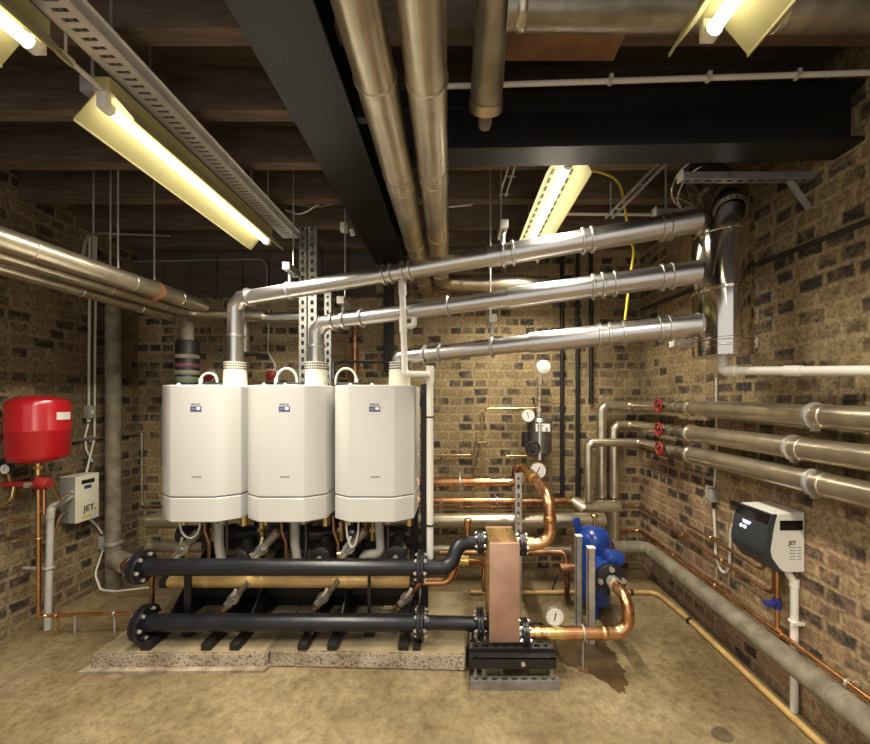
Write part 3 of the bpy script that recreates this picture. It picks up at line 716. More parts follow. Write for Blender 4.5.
for px in (187, 369): # flat uprights between the two headers
    x = (px - CX) / F * 2.26
    parts.append(K('header_upright', MB().bx((x - 0.02 if px < 200 else x - 0.009, 2.262, ZP + 0.04), (x + 0.02 if px < 200 else x + 0.009, 2.275, 0.50)), 'steel_black'))
    parts.append(K('upright_foot', MB().bx((x - 0.03, 2.255, ZP), (x + 0.03, 2.34, ZP + 0.042)), 'steel_black'))
x = (424.5 - CX) / F * 2.36
parts.append(K('end_post', MB().bx((x - 0.022, 2.36, ZP), (x + 0.022, 2.40, 1.60), 0.003), 'black'))
parts.append(K('end_foot', MB().bx((x - 0.05, 2.13, ZP), (x - 0.005, 2.74, ZP + 0.027), 0.003), 'steel_black'))
parts.append(K('lower_rail', MB().bx((-1.78, 2.52, ZP + 0.11), (-0.25, 2.56, ZP + 0.19)), 'steel_black'))
parts.append(K('foot_plate', MB().bx((-1.78, 2.60, ZP + 0.002), (-0.25, 2.70, ZP + 0.10)), 'steel_black'))
thing('equipment_rack', 'black steel frame with feet on the plinth, carrying the boilers and header pipes', 'frame', parts)
# galvanised slotted posts behind the boilers
for (pxa, pxb, ytop, lab) in ((299, 306.5, None, 'left of two tall slotted posts rising to ceiling behind the middle boiler'), (308, 316.5, None, 'right of two tall slotted posts rising to ceiling behind the middle boiler'),
                         (324.5, 331, 292, 'shorter slotted post behind the middle flue, right of the tall pair')):
    Yp = 2.86; x = ((pxa + pxb) / 2 - CX) / F * Yp; w = (pxb - pxa) / F * Yp
    ztop = ZC - 0.001 if ytop is None else H - (ytop - CY) / (F / Yp)
    single('slotted_post', lab, 'post', MB().slotted((x, Yp, 0.001), (x, Yp, ztop), w, 0.04, (0, -1, 0), 0.06, 0.03).bx((x - w / 2, Yp + 0.036, 0.001), (x + w / 2, Yp + 0.04, ztop)), 'galv_shaded', 'slotted posts behind the boilers')  # shade behind the boilers is put into the darker zinc colour

# ------------------------------------------------------------------ header pipes
YH = 2.20; zU, zLo = H - (567 - CY) * YH / F, H - (622.5 - CY) * YH / F
X0 = (151 - CX) / F * YH; X1 = (421 - CX) / F * YH
hxl, hxr, hy0, hy1, hz0, hz1 = 0.19, 0.346, 2.05, 2.33, 0.19, 0.727
fy_ = 2.26; fz_ = 0.655
def hexcoup(c, axis, r, w): return band(c, axis, r, w, 0.010)
sb = [(X1, YH, zU), (0.0 - 0.02, YH + 0.01, zU - 0.012), (0.012, fy_, fz_), (hxl - 0.005, fy_, fz_)]
thing('header_pipe', 'upper black header pipe under the boilers with a swan neck at its right', 'pipe',
      [K('pipe_run', MB().tube([(X0 - 0.03, YH, zU), (X1, YH, zU)], 0.047, 26), 'pipe_black'),
       flange((X0 - 0.055, YH, zU), (1, 0, 0), 0.092, 6, 0.022, br=0.012),
       flange((X1, YH, zU), (1, 0, 0), 0.085, 6, 0.018, br=0.011),
       K('swan_neck', MB().tube(sb, 0.042, 24, 0.10, 9), 'pipe_black'),
       flange((hxl - 0.04, fy_, fz_), (1, 0, 0), 0.066, 6, 0.016, br=0.010),
       K('air_vent', MB().lathe((0.075, fy_, fz_ + 0.035), (0, 0, 1), [(0, 0.012), (0.05, 0.012), (0.055, 0.02), (0.10, 0.022), (0.105, 0.015)], 16), 'copper')])
thing('header_pipe', 'lower black header pipe in front of the plinth feet, running to the heat exchanger foot', 'pipe',
      [K('pipe_run', MB().tube([(X0 - 0.02, YH, zLo), (X1, YH, zLo)], 0.048, 26), 'pipe_black'),
       flange((X0 - 0.035, YH, zLo), (1, 0, 0), 0.098, 6, 0.022, br=0.012),
       flange((X1, YH, zLo), (1, 0, 0), 0.088, 6, 0.018, br=0.011),
       K('reducer', MB().ring_sweep([(X1, YH, zLo), (X1 + 0.05, YH, zLo)], [0.047, 0.038], 24), 'pipe_black'),
       K('narrow_run', MB().tube([(X1 + 0.05, YH, zLo), (hxl + 0.004, YH, zLo - 0.008)], 0.038, 24), 'pipe_black'),
       flange((hxl - 0.045, YH, zLo - 0.004), (1, 0, 0), 0.082, 6, 0.016, br=0.010)])
# ochre gas pipe
gA, gB = P(168, 581.5, 2.36), P(413, 582, 2.36)
thing('gas_pipe', 'ochre gas pipe behind the black headers below the boilers', 'pipe',
      [K('pipe_run', MB().tube([gA, gB], 0.034, 20), 'gas'), K('end_cap', MB().cyl(gA + V((-0.03, 0, 0)), gA + V((0.012, 0, 0)), 0.038), 'black')] +
      [K('joint_band', band(gA.lerp(gB, t), (1, 0, 0), 0.034, 0.03, 0.002), 'gas') for t in (0.16, 0.38, 0.75)] + [K('end_clamp', band(gB, (1, 0, 0), 0.034, 0.04, 0.012), 'pipe_black')])
cp = [P(417, 582, 2.36), P(449, 582, 2.36), P(456, 559, 2.36), P(483, 561, 2.40), P(483, 590, 2.40)]
thing('copper_pipe', 'copper bend at the right end of the ochre pipe, behind the black swan neck', 'pipe',
      [K('lower_bend', MB().tube([cp[0], cp[1], P(456, 563, 2.36)], 0.028, 18, 0.07), 'copper'),
       K('union', MB().cyl(P(452, 560, 2.36), P(468, 561, 2.37), 0.033, seg=10), 'brass'),
       K('thin_leg', MB().tube([P(462, 561, 2.37), P(484, 562, 2.40), P(484, 591, 2.40)], 0.017, 14, 0.05), 'copper')])

mz = 0.60  # added black pipe, put in to darken the space behind the upper header
thing('dark_backing_pipe', 'added black pipe darkening the space under the boilers, half hidden behind the upper header', 'pipe',
      [K('pipe_run', MB().tube([(-1.85, 2.56, mz), (-0.30, 2.56, mz)], 0.055, 20), 'pipe_black')] +
      [K('coupling', band((x, 2.56, mz), (1, 0, 0), 0.055, 0.05, 0.012), 'black') for x in (-1.5, -1.0, -0.5)] +
      [K('brass_tee', MB().cyl((x, 2.50, mz - 0.02), (x, 2.50, mz + 0.10), 0.022, seg=12).cyl((x, 2.50, mz + 0.04), (x, 2.50, mz + 0.065), 0.032, seg=6), 'brass') for x in (-1.58, -1.27, -1.06, -0.75, -0.54)])
# under-boiler fittings
def dirt(i):
    x0 = BX[i]; w = whichb[i]
    px = [219, 295, 378][i]
    if i < 2: pts = [P(px, 524, 2.42), P(px, 545, 2.42), P(px + 3, 562, 2.42), P(px + 3, 575, 2.42)]
    else: pts = [P(px, 524, 2.42), P(px + 3, 553, 2.42), P(px - 15, 555, 2.42), P(px - 17, 575, 2.42)]
    pts[0].z = zb0 - 0.001
    thing('drain_pipe', f'pale grey lagged drain pipe under the {w} boiler behind the upper header', 'pipe',
          [K('pipe_run', MB().tube(pts, 0.028, 16, 0.04, 4), 'grey_plastic'), K('collar', band(pts[0].lerp(pts[1], 0.15), (0, 0, 1), 0.028, 0.02, 0.006), 'grey_plastic')], 'pale drain pipes under the boilers')
    q = [P(183, 549, 2.34), P(262, 549, 2.34), P(349, 548, 2.34)][i]
    d = V((0.10, 0.0, 0.11)).normalized(); e = V((0.6, 0, -0.8))
    thing('isolating_valve', f'silver lever valve on a slanting pipe under the {w} boiler above the upper header', 'valve',
          [K('valve_body', MB().cyl(q - d * 0.07, q + d * 0.05, 0.026, seg=14).cyl(q - d * 0.02, q + d * 0.02, 0.034, seg=6), 'chrome'),
           K('tail_pipe', MB().cyl(q + d * 0.05, q + d * 0.15, 0.026, seg=14), 'lag_dark'),
           K('lever', MB().bar(q + V((-0.005, -0.03, 0.0)), q + V((0.02, -0.034, 0.085)), 0.016, 0.006, up=(0, 1, 0), bevel=0.002), 'chrome'),
           K('drain_cock', MB().cyl(q - d * 0.03, q - d * 0.03 + V((-0.05, -0.01, -0.01)), 0.010, seg=10), 'brass')], 'lever valves above the upper header')
    q = [P(233, 599, 2.34), P(323, 598, 2.34), P(406, 598, 2.34)][i]
    thing('isolating_valve', f'silver lever valve on a slanting pipe below the {w} boiler, between the two headers', 'valve',
          [K('valve_body', MB().cyl(q - d * 0.05, q + d * 0.05, 0.026, seg=14).cyl(q - d * 0.015, q + d * 0.02, 0.034, seg=6), 'chrome'),
           K('tail_pipe', MB().cyl(q + d * 0.05, q + d * 0.15, 0.02, seg=14), 'copper_dull' if i == 2 else 'lag_dark'),
           K('union_nut', MB().cyl(q - d * 0.08, q - d * 0.045, 0.025, seg=6), 'brass'),
           K('lever', MB().bar(q + V((-0.012, -0.034, -0.02)), q + V((0.04, -0.036, 0.08)), 0.02, 0.006, up=(0, 1, 0), bevel=0.002), 'chrome')], 'lever valves between the headers')
    q = [P(243, 556, 2.40), P(323, 554, 2.40), P(397, 553, 2.40)][i]
    face = MB().lathe(q + V((0, -0.06, 0)), (0, 1, 0), [(0, 0.03), (0.006, 0.05), (0.012, 0.062), (0.09, 0.066), (0.12, 0.055)], 26)
    hub = MB().cyl(q + V((0, -0.068, 0)), q + V((0, -0.058, 0)), 0.014)
    thing('circulation_pump', f'black round circulation pump below the right side of the {w} boiler', 'pump',
          [K('motor', face, 'black', [K('centre_screw', hub, 'chrome')]), K('volute', MB().cyl(q + V((0, 0.05, -0.11)), q + V((0, 0.05, 0.10)), 0.034, seg=18), 'black')] +
          [K('fixing_bolt', MB().cyl(q + V((0.05 * math.cos(t), -0.052, 0.05 * math.sin(t))), q + V((0.05 * math.cos(t), -0.04, 0.05 * math.sin(t))), 0.007, seg=8), 'chrome') for t in (0.8, 2.3, 3.9, 5.5)], 'black pumps under the boilers')
    px = [204, 281, 333][i]
    a = P(px, 523, 2.34); a.z = zb0 - 0.001
    single('copper_pipe', f'thin kinked dull copper pipe under the {w} boiler', 'pipe', MB().tube([a, P(px + 1, 532, 2.34), P(px + 5, 543, 2.34), P(px + 5, 560, 2.34)], 0.009, 10, 0.03), 'copper_dull', 'thin copper pipes under the boilers')
    if i != 1:
        px, w2, dp = [(190, 10, 15), None, (352.5, 6, 24)][i]
        pts = [P(px - w2 + w2 * (1 - math.cos(t)), 523 + dp * math.sin(t), 2.30) for t in [PI * k / 14 for k in range(15)]]
        pts[0].z = pts[-1].z = zb0 + 0.002
        single('drain_hose', f'thin white hose hanging in a loop under the {w} boiler', 'hose', MB().tube(pts, 0.006, 8), 'cable', 'thin hoses under the boilers')
    a = P([227, 306, 388][i], 523, 2.36); a.z = zb0 - 0.001
    single('condensate_tube', f'straight thin dark tube below the {w} boiler, right of its drain pipe', 'pipe', MB().tube([a, V((a.x, a.y, 0.56))], 0.007, 8), 'dark', 'thin dark tubes under the boilers')
for i in range(3): dirt(i)
# copper stub between left flanges
single('copper_pipe', 'short upright copper pipe between the two left header flanges', 'pipe', MB().tube([P(152, 571, 2.36), P(152, 612, 2.36), P(140, 611.8, 2.44)], 0.014, 12, 0.03), 'copper_dull')

# ------------------------------------------------------------------ heat exchanger
mid = MB().bx((hxl + 0.006, hy0 + 0.02, hz0 + 0.004), (hxr - 0.006, hy1 - 0.02, hz1 - 0.004), 0.008)
fins = MB()
for k in range(22):
    y = hy0 + 0.026 + k * (hy1 - hy0 - 0.05) / 21
    fins.bx((hxl, y - 0.0025, hz0 + 0.006), (hxr, y + 0.0025, hz1 - 0.002), 0.001)
fp = MB().bx((hxl - 0.004, hy0, hz0), (hxr + 0.004, hy0 + 0.02, hz1), 0.004); bp_ = MB().bx((hxl - 0.004, hy1 - 0.02, hz0), (hxr + 0.004, hy1, hz1), 0.004)
ports = []
for (x, y, z, r) in ((hxl - 0.02, fy_, fz_, 0.03), (hxr + 0.02, 2.22, 0.66, 0.03), (hxl - 0.02, YH, zLo - 0.008, 0.03), (hxr + 0.02, 2.11, 0.207, 0.03)):
    ports.append(K('port', MB().cyl((x - 0.012, y, z), (x + 0.012, y, z), r), 'chrome'))
thing('plate_heat_exchanger', 'tall copper coloured plate heat exchanger standing on a steel stand right of the plinth', 'heat exchanger',
      [K('front_plate', fp, 'copper_hx'), K('plate_pack', fins, 'brass'), K('core', mid, 'copper_dull'), K('back_plate', bp_, 'copper_hx')] + ports)
# stand
ux0, ux1 = 0.082, 0.525
lowY = 1.985
thing('equipment_stand', 'low stand of slotted channel and black angle bars under the heat exchanger', 'stand',
      [K('bottom_channel', MB().slotted((0.078, lowY, 0.043), (0.543, lowY, 0.043), 0.041, 0.042, (0, 0, 1), 0.05, 0.026).bx((0.078, lowY - 0.0215, 0.001), (0.543, lowY - 0.0185, 0.043)), 'galv_dull'),
       K('bottom_channel', MB().slotted((0.078, 2.30, 0.043), (0.543, 2.30, 0.043), 0.041, 0.042, (0, 0, 1), 0.05, 0.026), 'galv_dull'),
       K('angle_bar', MB().bx((0.085, 1.985, 0.095), (0.53, 1.99, 0.150)).bx((0.085, 1.985, 0.146), (0.53, 2.03, 0.150)), 'black', [K('bolt', MB().cyl((0.356, 1.977, 0.122), (0.356, 1.986, 0.122), 0.012, seg=6), 'chrome')]),
       K('angle_bar', MB().bx((0.085, 2.30, 0.095), (0.53, 2.305, 0.150)).bx((0.085, 2.28, 0.146), (0.53, 2.305, 0.150)), 'black'),
       K('upper_channel', MB().slotted((0.08, 2.052, 0.172), (0.525, 2.052, 0.172), 0.041, 0.022, (0, -0.3, 1), 0.05, 0.026).bx((0.08, 2.030, 0.150), (0.525, 2.033, 0.171)), 'steel_black'),
       K('base_block', MB().bx((0.175, 2.06, 0.150), (0.36, 2.31, 0.1885), 0.003), 'black')] +
      [K('levelling_stud', MB().cyl((x, y, 0.012), (x, y, 0.15), 0.007, seg=10).cyl((x, y, 0.046), (x, y, 0.054), 0.016, seg=12), 'galv_dull') for x in (0.108, 0.51) for y in (2.0, 2.292)] +
      [K('end_plate', MB().bx((0.076, lowY + 0.02, 0.001), (0.082, 2.29, 0.12)), 'steel_black')])

# copper from top right port to back wall
r1 = P(551, 0, 2.22).x
pts = [V((hxr + 0.02, 2.22, 0.66)), V((r1, 2.22, 0.66)), V((r1 - 0.008, 2.24, 0.935)), V((r1 - 0.012, 3.02, 0.965))]
thing('copper_pipe', 'thick bright copper bend rising from the upper right of the heat exchanger', 'pipe',
      [K('bent_pipe', MB().tube(pts, 0.034, 22, 0.085, 8), 'copper'),
       flange((hxr + 0.045, 2.22, 0.66), (1, 0, 0), 0.066, 6, 0.016, br=0.010),
       K('union', MB().cyl(pts[0] + V((0.055, 0, 0)), pts[0] + V((0.095, 0, 0)), 0.04, seg=20), 'brass'),
       K('joint_band', band((r1 - 0.004, 2.23, 0.80), (0, 0.05, 1), 0.034, 0.04, 0.004), 'copper'),
       K('brass_union', MB().cyl(pts[2].lerp(pts[3], 0.5), pts[2].lerp(pts[3], 0.58), 0.046, seg=8).cyl(pts[2].lerp(pts[3], 0.62), pts[2].lerp(pts[3], 0.68), 0.042, seg=14), 'brass')])
# copper from bottom right port to blue unit
zc = 0.207
fc = V((0.965, 2.36, 0.387))
xr_ = P(622, 0, 2.16).x
pts = [V((hxr + 0.02, 2.11, zc)), V((xr_, 2.11, zc)), V((xr_, 2.15, 0.36)), V((fc.x + 0.01, 2.24, fc.z)), fc + V((0, -0.03, 0))]
ptsA = [pts[0], pts[1], pts[2], V((fc.x, 2.17, fc.z)), fc + V((0, -0.03, 0))]
thing('copper_pipe', 'thick copper pipe low beside the heat exchanger, curving up to the blue dirt separator', 'pipe',
      [K('bent_pipe', MB().tube([pts[0], V((fc.x, 2.11, zc)), V((fc.x, 2.125, fc.z)), fc + V((0, -0.03, 0))], 0.034, 22, 0.085, 8), 'copper'),
       flange((hxr + 0.04, 2.11, zc), (1, 0, 0), 0.076, 6, 0.016, br=0.010),
       K('brass_coupling', MB().cyl((0.50, 2.11, zc), (0.60, 2.11, zc), 0.038, seg=20).cyl((0.44, 2.11, zc), (0.47, 2.11, zc), 0.038, seg=20), 'brass'),
       K('joint_band', band((0.83, 2.11, zc), (1, 0, 0), 0.034, 0.03, 0.004), 'copper'), K('joint_band', band((0.47, 2.11, zc), (1, 0, 0), 0.034, 0.02, 0.004), 'copper'),
       K('union', MB().cyl(fc + V((0, -0.085, 0)), fc + V((0, -0.03, 0)), 0.042, seg=20), 'chrome')])
sx_ = P(583, 0, 2.11).x
thing('pipe_stand', 'thin steel rod stand with a ring clip holding up the low copper pipe', 'stand',
      [K('ring_clip', MB().torus((sx_, 2.11, zc), (1, 0, 0), 0.037, 0.007), 'galv'), K('rod', MB().cyl((sx_, 2.11, zc - 0.037), (sx_, 2.11, 0.006), 0.005, seg=10), 'galv'),
       K('foot_plate', MB().box((sx_, 2.11, 0.005), (0.05, 0.03, 0.007)), 'rust')])
def gauge(name, label, c, r, stem_to, mt='chrome', hand=0.5, d=0.03):
    c = V(c)
    case = MB().lathe(c, (0, 1, 0), [(0.0, r * 0.90), (-0.001, r), (0.004, r * 1.02), (d, r * 0.95)], 30)
    face = MB().cyl(c + V((0, 0.001, 0)), c + V((0, -0.0015, 0)), r * 0.88, seg=30)
    hd = MB().bar(c + V((-math.sin(hand) * r * 0.35, -0.003, -math.cos(hand) * r * 0.35)), c + V((math.sin(hand) * r * 0.5, -0.003, math.cos(hand) * r * 0.5)), r * 0.12, 0.001, up=(0, 1, 0))
    tk = MB()
    for k in range(11):
        t = -2.2 + 4.4 * k / 10
        tk.bar(c + V((math.sin(t) * r * 0.62, -0.0022, math.cos(t) * r * 0.62)), c + V((math.sin(t) * r * 0.76, -0.0022, math.cos(t) * r * 0.76)), r * 0.05, 0.0008, up=(0, 1, 0))
    pr_ = [K('case', case, mt), K('dial', face, 'dial', [K('pointer', hd, 'ink'), K('scale_marks', tk, 'grey_ink')])]
    if stem_to is not None: pr_.append(K('stem', MB().tube([c + V((0, d * 0.6, -r * 0.9)), V(stem_to)], 0.008, 10), 'brass'))
    thing(name, label, 'gauge', pr_)
gauge('pressure_gauge', 'round white pressure gauge on the low copper pipe beside the heat exchanger', P(555, 617, 2.11), 0.052, (0.555, 2.125, zc + 0.034), hand=0.2)

# ------------------------------------------------------------------ blue dirt separator and its posts
bx_, by_ = 0.985, 2.70
body = MB().lathe((bx_, by_, 0.06), (0, 0, 1), [(0, 0.06), (0.012, 0.10), (0.03, 0.115), (0.40, 0.115), (0.47, 0.112), (0.51, 0.095), (0.535, 0.06), (0.545, 0.03)], 34)
inl = MB().cyl((fc.x, fc.y + 0.04, fc.z), (bx_ - 0.01, by_ - 0.06, fc.z), 0.05, seg=24)
hdl = MB().box(V((fc.x + 0.045, fc.y + 0.06, fc.z + 0.115)), (0.11, 0.10, 0.07), Matrix.Rotation(0.15, 3, 'Y'), 0.022).cyl(V((fc.x + 0.02, fc.y + 0.05, fc.z + 0.03)), V((fc.x + 0.02, fc.y + 0.05, fc.z + 0.1)), 0.03)
lift = MB().bar(V((bx_ - 0.10, by_, 0.555)), V((bx_ - 0.13, by_ - 0.01, 0.665)), 0.05, 0.012, up=(0, 1, 0), bevel=0.005)
vent = MB().lathe((bx_ + 0.005, by_, 0.60), (0, 0, 1), [(0, 0.012), (0.06, 0.012), (0.065, 0.026), (0.085, 0.026), (0.09, 0.02)], 18)
legs = [K('leg', MB().bar((bx_ + 0.09 * math.cos(t), by_ + 0.09 * math.sin(t), 0.10), (bx_ + 0.10 * math.cos(t), by_ + 0.10 * math.sin(t), 0.002), 0.03, 0.012), 'blue') for t in (0.6, 2.4, 4.5)]
thing('dirt_separator', 'blue dirt separator vessel with a black bolted flange behind the heat exchanger', 'separator',
      [K('vessel', body, 'blue', [K('lifting_tab', lift, 'blue')]), K('inlet_valve', inl, 'blue'), K('valve_cover', hdl, 'blue'),
       K('back_flange', MB().lathe(fc + V((0, 0.02, 0)), (0, 1, 0), [(0, 0.098), (0.025, 0.10), (0.03, 0.09)], 30), 'blue'),
       flange(fc, (0, 1, 0), 0.094, 4, 0.016, br=0.017, mt='black', a0=0.75), K('air_vent', vent, 'brass')] + legs)
for (px, Y, top, w, lab) in ((579.5, 2.50, 537, 0.041, 'left grey steel channel post standing before the blue dirt separator'), (592, 2.33, 549, 0.044, 'right grey steel channel post standing before the blue dirt separator')):
    x = (px - CX) / F * Y; zt_ = H - (top - CY) * Y / F
    m = MB().bx((x - w / 2, Y, 0.001), (x + w / 2, Y + 0.003, zt_)).bx((x - w / 2, Y, 0.001), (x - w / 2 + 0.003, Y + 0.04, zt_)).bx((x + w / 2 - 0.003, Y, 0.001), (x + w / 2, Y + 0.04, zt_))
    thing('channel_post', lab, 'post', [K('channel', m, 'galv'), K('end_cap', MB().box((x, Y + 0.02, zt_ + 0.003), (w + 0.004, 0.044, 0.008), None, 0.002), 'white_plastic'),
          K('foot_plate', MB().box((x, Y + 0.05, 0.004), (0.05, 0.08, 0.006)), 'galv')], 'channel posts before the blue separator')
# post with copper pieces left of blue unit
q = P(566, 545, 2.75)
thing('copper_valve', 'dull copper valve and pipe assembly just left of the blue dirt separator', 'valve',
      [K('riser', MB().tube([P(440, 553, 2.85), P(545, 552, 2.85), P(566, 552, 2.80), P(567, 585, 2.78), P(567, 592, 2.90)], 0.022, 14, 0.04), 'copper_dull'),
       K('valve_body', MB().cyl(P(560, 568, 2.74), P(574, 568, 2.74), 0.035, seg=12), 'copper_dull'),
       K('wing_handle', MB().bar(P(558, 575, 2.70), P(552, 590, 2.70), 0.012, 0.006, up=(0, 1, 0)), 'black')])
# wet patch on floor
m = MB(); pts = []
outline = [(556, 640), (576, 634), (600, 638), (612, 650), (622, 668), (628, 683), (624, 694), (617, 692), (608, 684), (590, 674), (578, 668), (570, 667), (560, 662), (552, 652)]
for (px, py) in outline:
    Y = H * F / (py - CY); q = P(px, py, Y); pts.append((q.x, q.y, 0.0008))
def smooth_poly(p, it=2):
    for _ in range(it):
        o = []
        for i in range(len(p)):
            a, c = V(p[i]), V(p[(i + 1) % len(p)]); o += [a.lerp(c, 0.25), a.lerp(c, 0.75)]
        p = o
    return p
pp = smooth_poly(pts, 3); cen = sum((V(p) for p in pp), V()) / len(pp); rw = random.Random(5)
pp = [cen + (V(p) - cen) * (1 + 0.05 * math.sin(i * 0.9) + 0.04 * math.sin(i * 2.3 + 1) + rw.uniform(-0.02, 0.02)) for i, p in enumerate(pp)]
single('wet_patch', 'dark wet stain on the floor below the low copper pipe', 'stain', m.prism(pp, (0, 0, 0.0012)), 'wet')
pts = []
for (px, py) in [(712, 728), (722, 726), (736, 738), (730, 743), (718, 741), (710, 734)]:
    q = P(px, py, H * F / (py - CY)); pts.append((q.x, q.y, 0.0008))
single('floor_stain', 'small dark stain on the floor near the bottom right of the room', 'stain', MB().prism(smooth_poly(pts), (0, 0, 0.0012)), 'oil')

# ------------------------------------------------------------------ back wall pipes
yb = 3.22; s_b = F / yb
pa, pb = P(300, 482, yb), P(516, 482, yb)
tz_ = pa.z
clamp = lambda px: K('pipe_clip', band(P(px, 482, yb), (1, 0, 0), 0.037, 0.02, 0.008).mb if False else band(P(px, 482, yb), (1, 0, 0), 0.037, 0.02, 0.008).bar(P(px, 482, yb) + V((0, 0, -0.09)), P(px, 482, yb) + V((0, 0, 0.09)), 0.012, 0.008, up=(0, 1, 0)), 'galv')
thing('copper_pipe', 'thick bright copper pipe along the back wall at mid height with a thin riser', 'pipe',
      [K('pipe_run', MB().tube([pa, pb, pb + V((0.01, 0.0, 0.09)), pb + V((0.06, -0.1, 0.12))], 0.037, 20, 0.06), 'copper'), clamp(460), clamp(380),
       K('tee', MB().cyl(P(474, 482, yb), P(490, 482, yb), 0.042), 'copper'),
       K('riser', MB().tube([P(482, 479, yb), P(482, 409, yb), P(541, 408, yb)], 0.011, 12, 0.06), 'brass'),
       K('riser_clip', MB().box(P(482, 442, yb), (0.07, 0.02, 0.012)).bar(P(482, 442, yb), V((P(482, 442, yb).x, YB - 0.001, P(482, 442, yb).z)), 0.012, 0.012), 'brass')])
pc, pd = P(300, 500.5, yb), P(580, 500.5, yb)
thing('copper_pipe', 'copper pipe along the back wall just below the thickest copper pipe', 'pipe',
      [K('pipe_run', MB().tube([pc, pd], 0.027, 18), 'copper'), K('pipe_clip', band(P(497, 500.5, yb), (1, 0, 0), 0.027, 0.02, 0.008).bar(P(497, 500.5, yb), P(497, 500.5, yb) + V((0, YB - yb - 0.001, 0)), 0.015, 0.015), 'galv')])
single('copper_pipe', 'thinnest copper pipe along the back wall, tucked under the middle copper pipe', 'pipe', MB().tube([P(300, 507, 3.25), P(600, 506, 3.25)], 0.009, 10), 'copper')
lagged('lagged_pipe', 'fat aluminium lagged pipe along the back wall behind the boilers, upper of two low runs', [P(150, 521, 3.08), P(604, 520, 3.08)], 0.058, [(0, 0.25), (0, 0.53), (0, 0.8)],
       extra=[K('wall_bracket', MB().bar(P(px, 521, 3.08) + V((0, 0.05, 0)), V((P(px, 521, 3.08).x, YB - 0.0005, P(px, 521, 3.08).z)), 0.03, 0.03), 'galv') for px in (215, 440)])
lagged('lagged_pipe', 'dark lagged pipe along the back wall, lower of two low runs', [P(150, 546, 3.10), P(570, 551, 3.10)], 0.045, [(0, 0.3), (0, 0.6)], mt='lag_dark',
       extra=[K('wall_bracket', MB().bar(P(px, 549, 3.10) + V((0, 0.03, 0)), V((P(px, 549, 3.10).x, YB - 0.0005, P(px, 549, 3.10).z)), 0.03, 0.03), 'galv') for px in (240, 500)])
for (a, c, lab) in ((P(380, 455, 3.36), P(470, 455, 3.36), 'thin brass coloured pipe on the brick back wall, right of the boilers'), (P(506, 456, 3.36), P(526, 456, 3.36), 'short thin brass coloured pipe left of the grey air separator')):
    single('thin_pipe', lab, 'pipe', MB().tube([a, c], 0.009, 10).bar(a.lerp(c, 0.7), a.lerp(c, 0.7) + V((0, YB - 3.361, 0)), 0.012, 0.03), 'brass')
# dark vertical pipes
for k, (px, bot, lab) in enumerate(((562, 498, 'left of three thin black upright pipes on the back wall under the flues'), (577.5, 498, 'middle of three thin black upright pipes on the back wall under the flues'), (591, 404, 'right and shortest of three thin black upright pipes on back wall, behind the lagged elbows'))):
    Y = 3.365; x = (px - CX) / F * Y; z0 = H - (bot - CY) * Y / F
    thing('black_pipe', lab, 'pipe', [K('pipe_run', MB().tube([(x, Y, z0), (x, Y, ZC - 0.0005)], 0.018, 12), 'black'),
          K('pipe_clip', MB().torus((x, Y, 2.05), (0, 0, 1), 0.02, 0.005).bx((x - 0.008, Y + 0.015, 2.04), (x + 0.008, YB - 0.001, 2.06)), 'black')], 'black upright pipes on the back wall')
# strut post + gauges above heat exchanger
Yp = 2.62; x = (518.5 - CX) / F * Yp
single('slotted_post', 'grey slotted post behind the top of the heat exchanger', 'post', MB().slotted((x, Yp, 0.001), (x, Yp, H - (473 - CY) * Yp / F), 0.045, 0.04, (0, -1, 0), 0.06, 0.03), 'galv')
ya = 3.12; tx, ty_ = P(540, 0, ya).x, ya
sc = F / ya; zq = lambda py: H - (py - CY) / sc
tank = MB().lathe((tx, ya + 0.02, zq(456)), (0, 0, 1), [(0, 0.03), (0.012, 0.075), (0.03, 0.098), (zq(421) - zq(456) - 0.0, 0.098), (zq(418) - zq(456), 0.08), (zq(416.5) - zq(456), 0.03)], 32)
thing('air_separator', 'dark steel cylinder with a white label on the back wall above the copper bend', 'separator',
      [K('vessel', tank, 'dark_steel', [K('label_plate', MB().box((tx + 0.005, ya - 0.079, zq(427)), (0.115, 0.006, 0.062)), 'label', label='white label'),
                                      K('label_mark', MB().box((tx + 0.035, ya - 0.083, zq(428.5)), (0.016, 0.003, 0.026)).box((tx - 0.015, ya - 0.083, zq(425)), (0.05, 0.003, 0.006)), 'grey_ink')]),
       K('bright_pipe', MB().tube([(tx - 0.025, ya - 0.10, zq(421)), (tx - 0.025, ya - 0.10, zq(458))], 0.015, 12), 'chrome'),
       K('side_valve', MB().cyl(P(526, 432, ya), P(526, 446, ya), 0.035, seg=16), 'black'), K('drain_valve', MB().cyl(P(524, 458, ya), P(524, 470, ya), 0.022, seg=12), 'black'),
       K('handwheel', MB().torus(P(533, 448.5, ya - 0.11), (0, 1, 0), 0.052, 0.010, 24, 8).bar(P(529, 448.5, ya - 0.11), P(537, 448.5, ya - 0.11), 0.012, 0.012).cyl(P(533, 448.5, ya - 0.115), P(533, 448.5, ya), 0.010, seg=10), 'black'),
       K('top_nipple', MB().cyl((tx - 0.005, ya + 0.02, zq(418)), (tx - 0.005, ya + 0.02, zq(408)), 0.015, seg=12).cyl((tx - 0.005, ya + 0.02, zq(412)), (tx - 0.005, ya + 0.02, zq(409)), 0.022, seg=6), 'chrome'),
       K('wall_bracket', MB().bx((tx - 0.02, ya + 0.11, zq(440)), (tx + 0.02, YB - 0.001, zq(436))), 'black')])
Yv = ya + 0.02
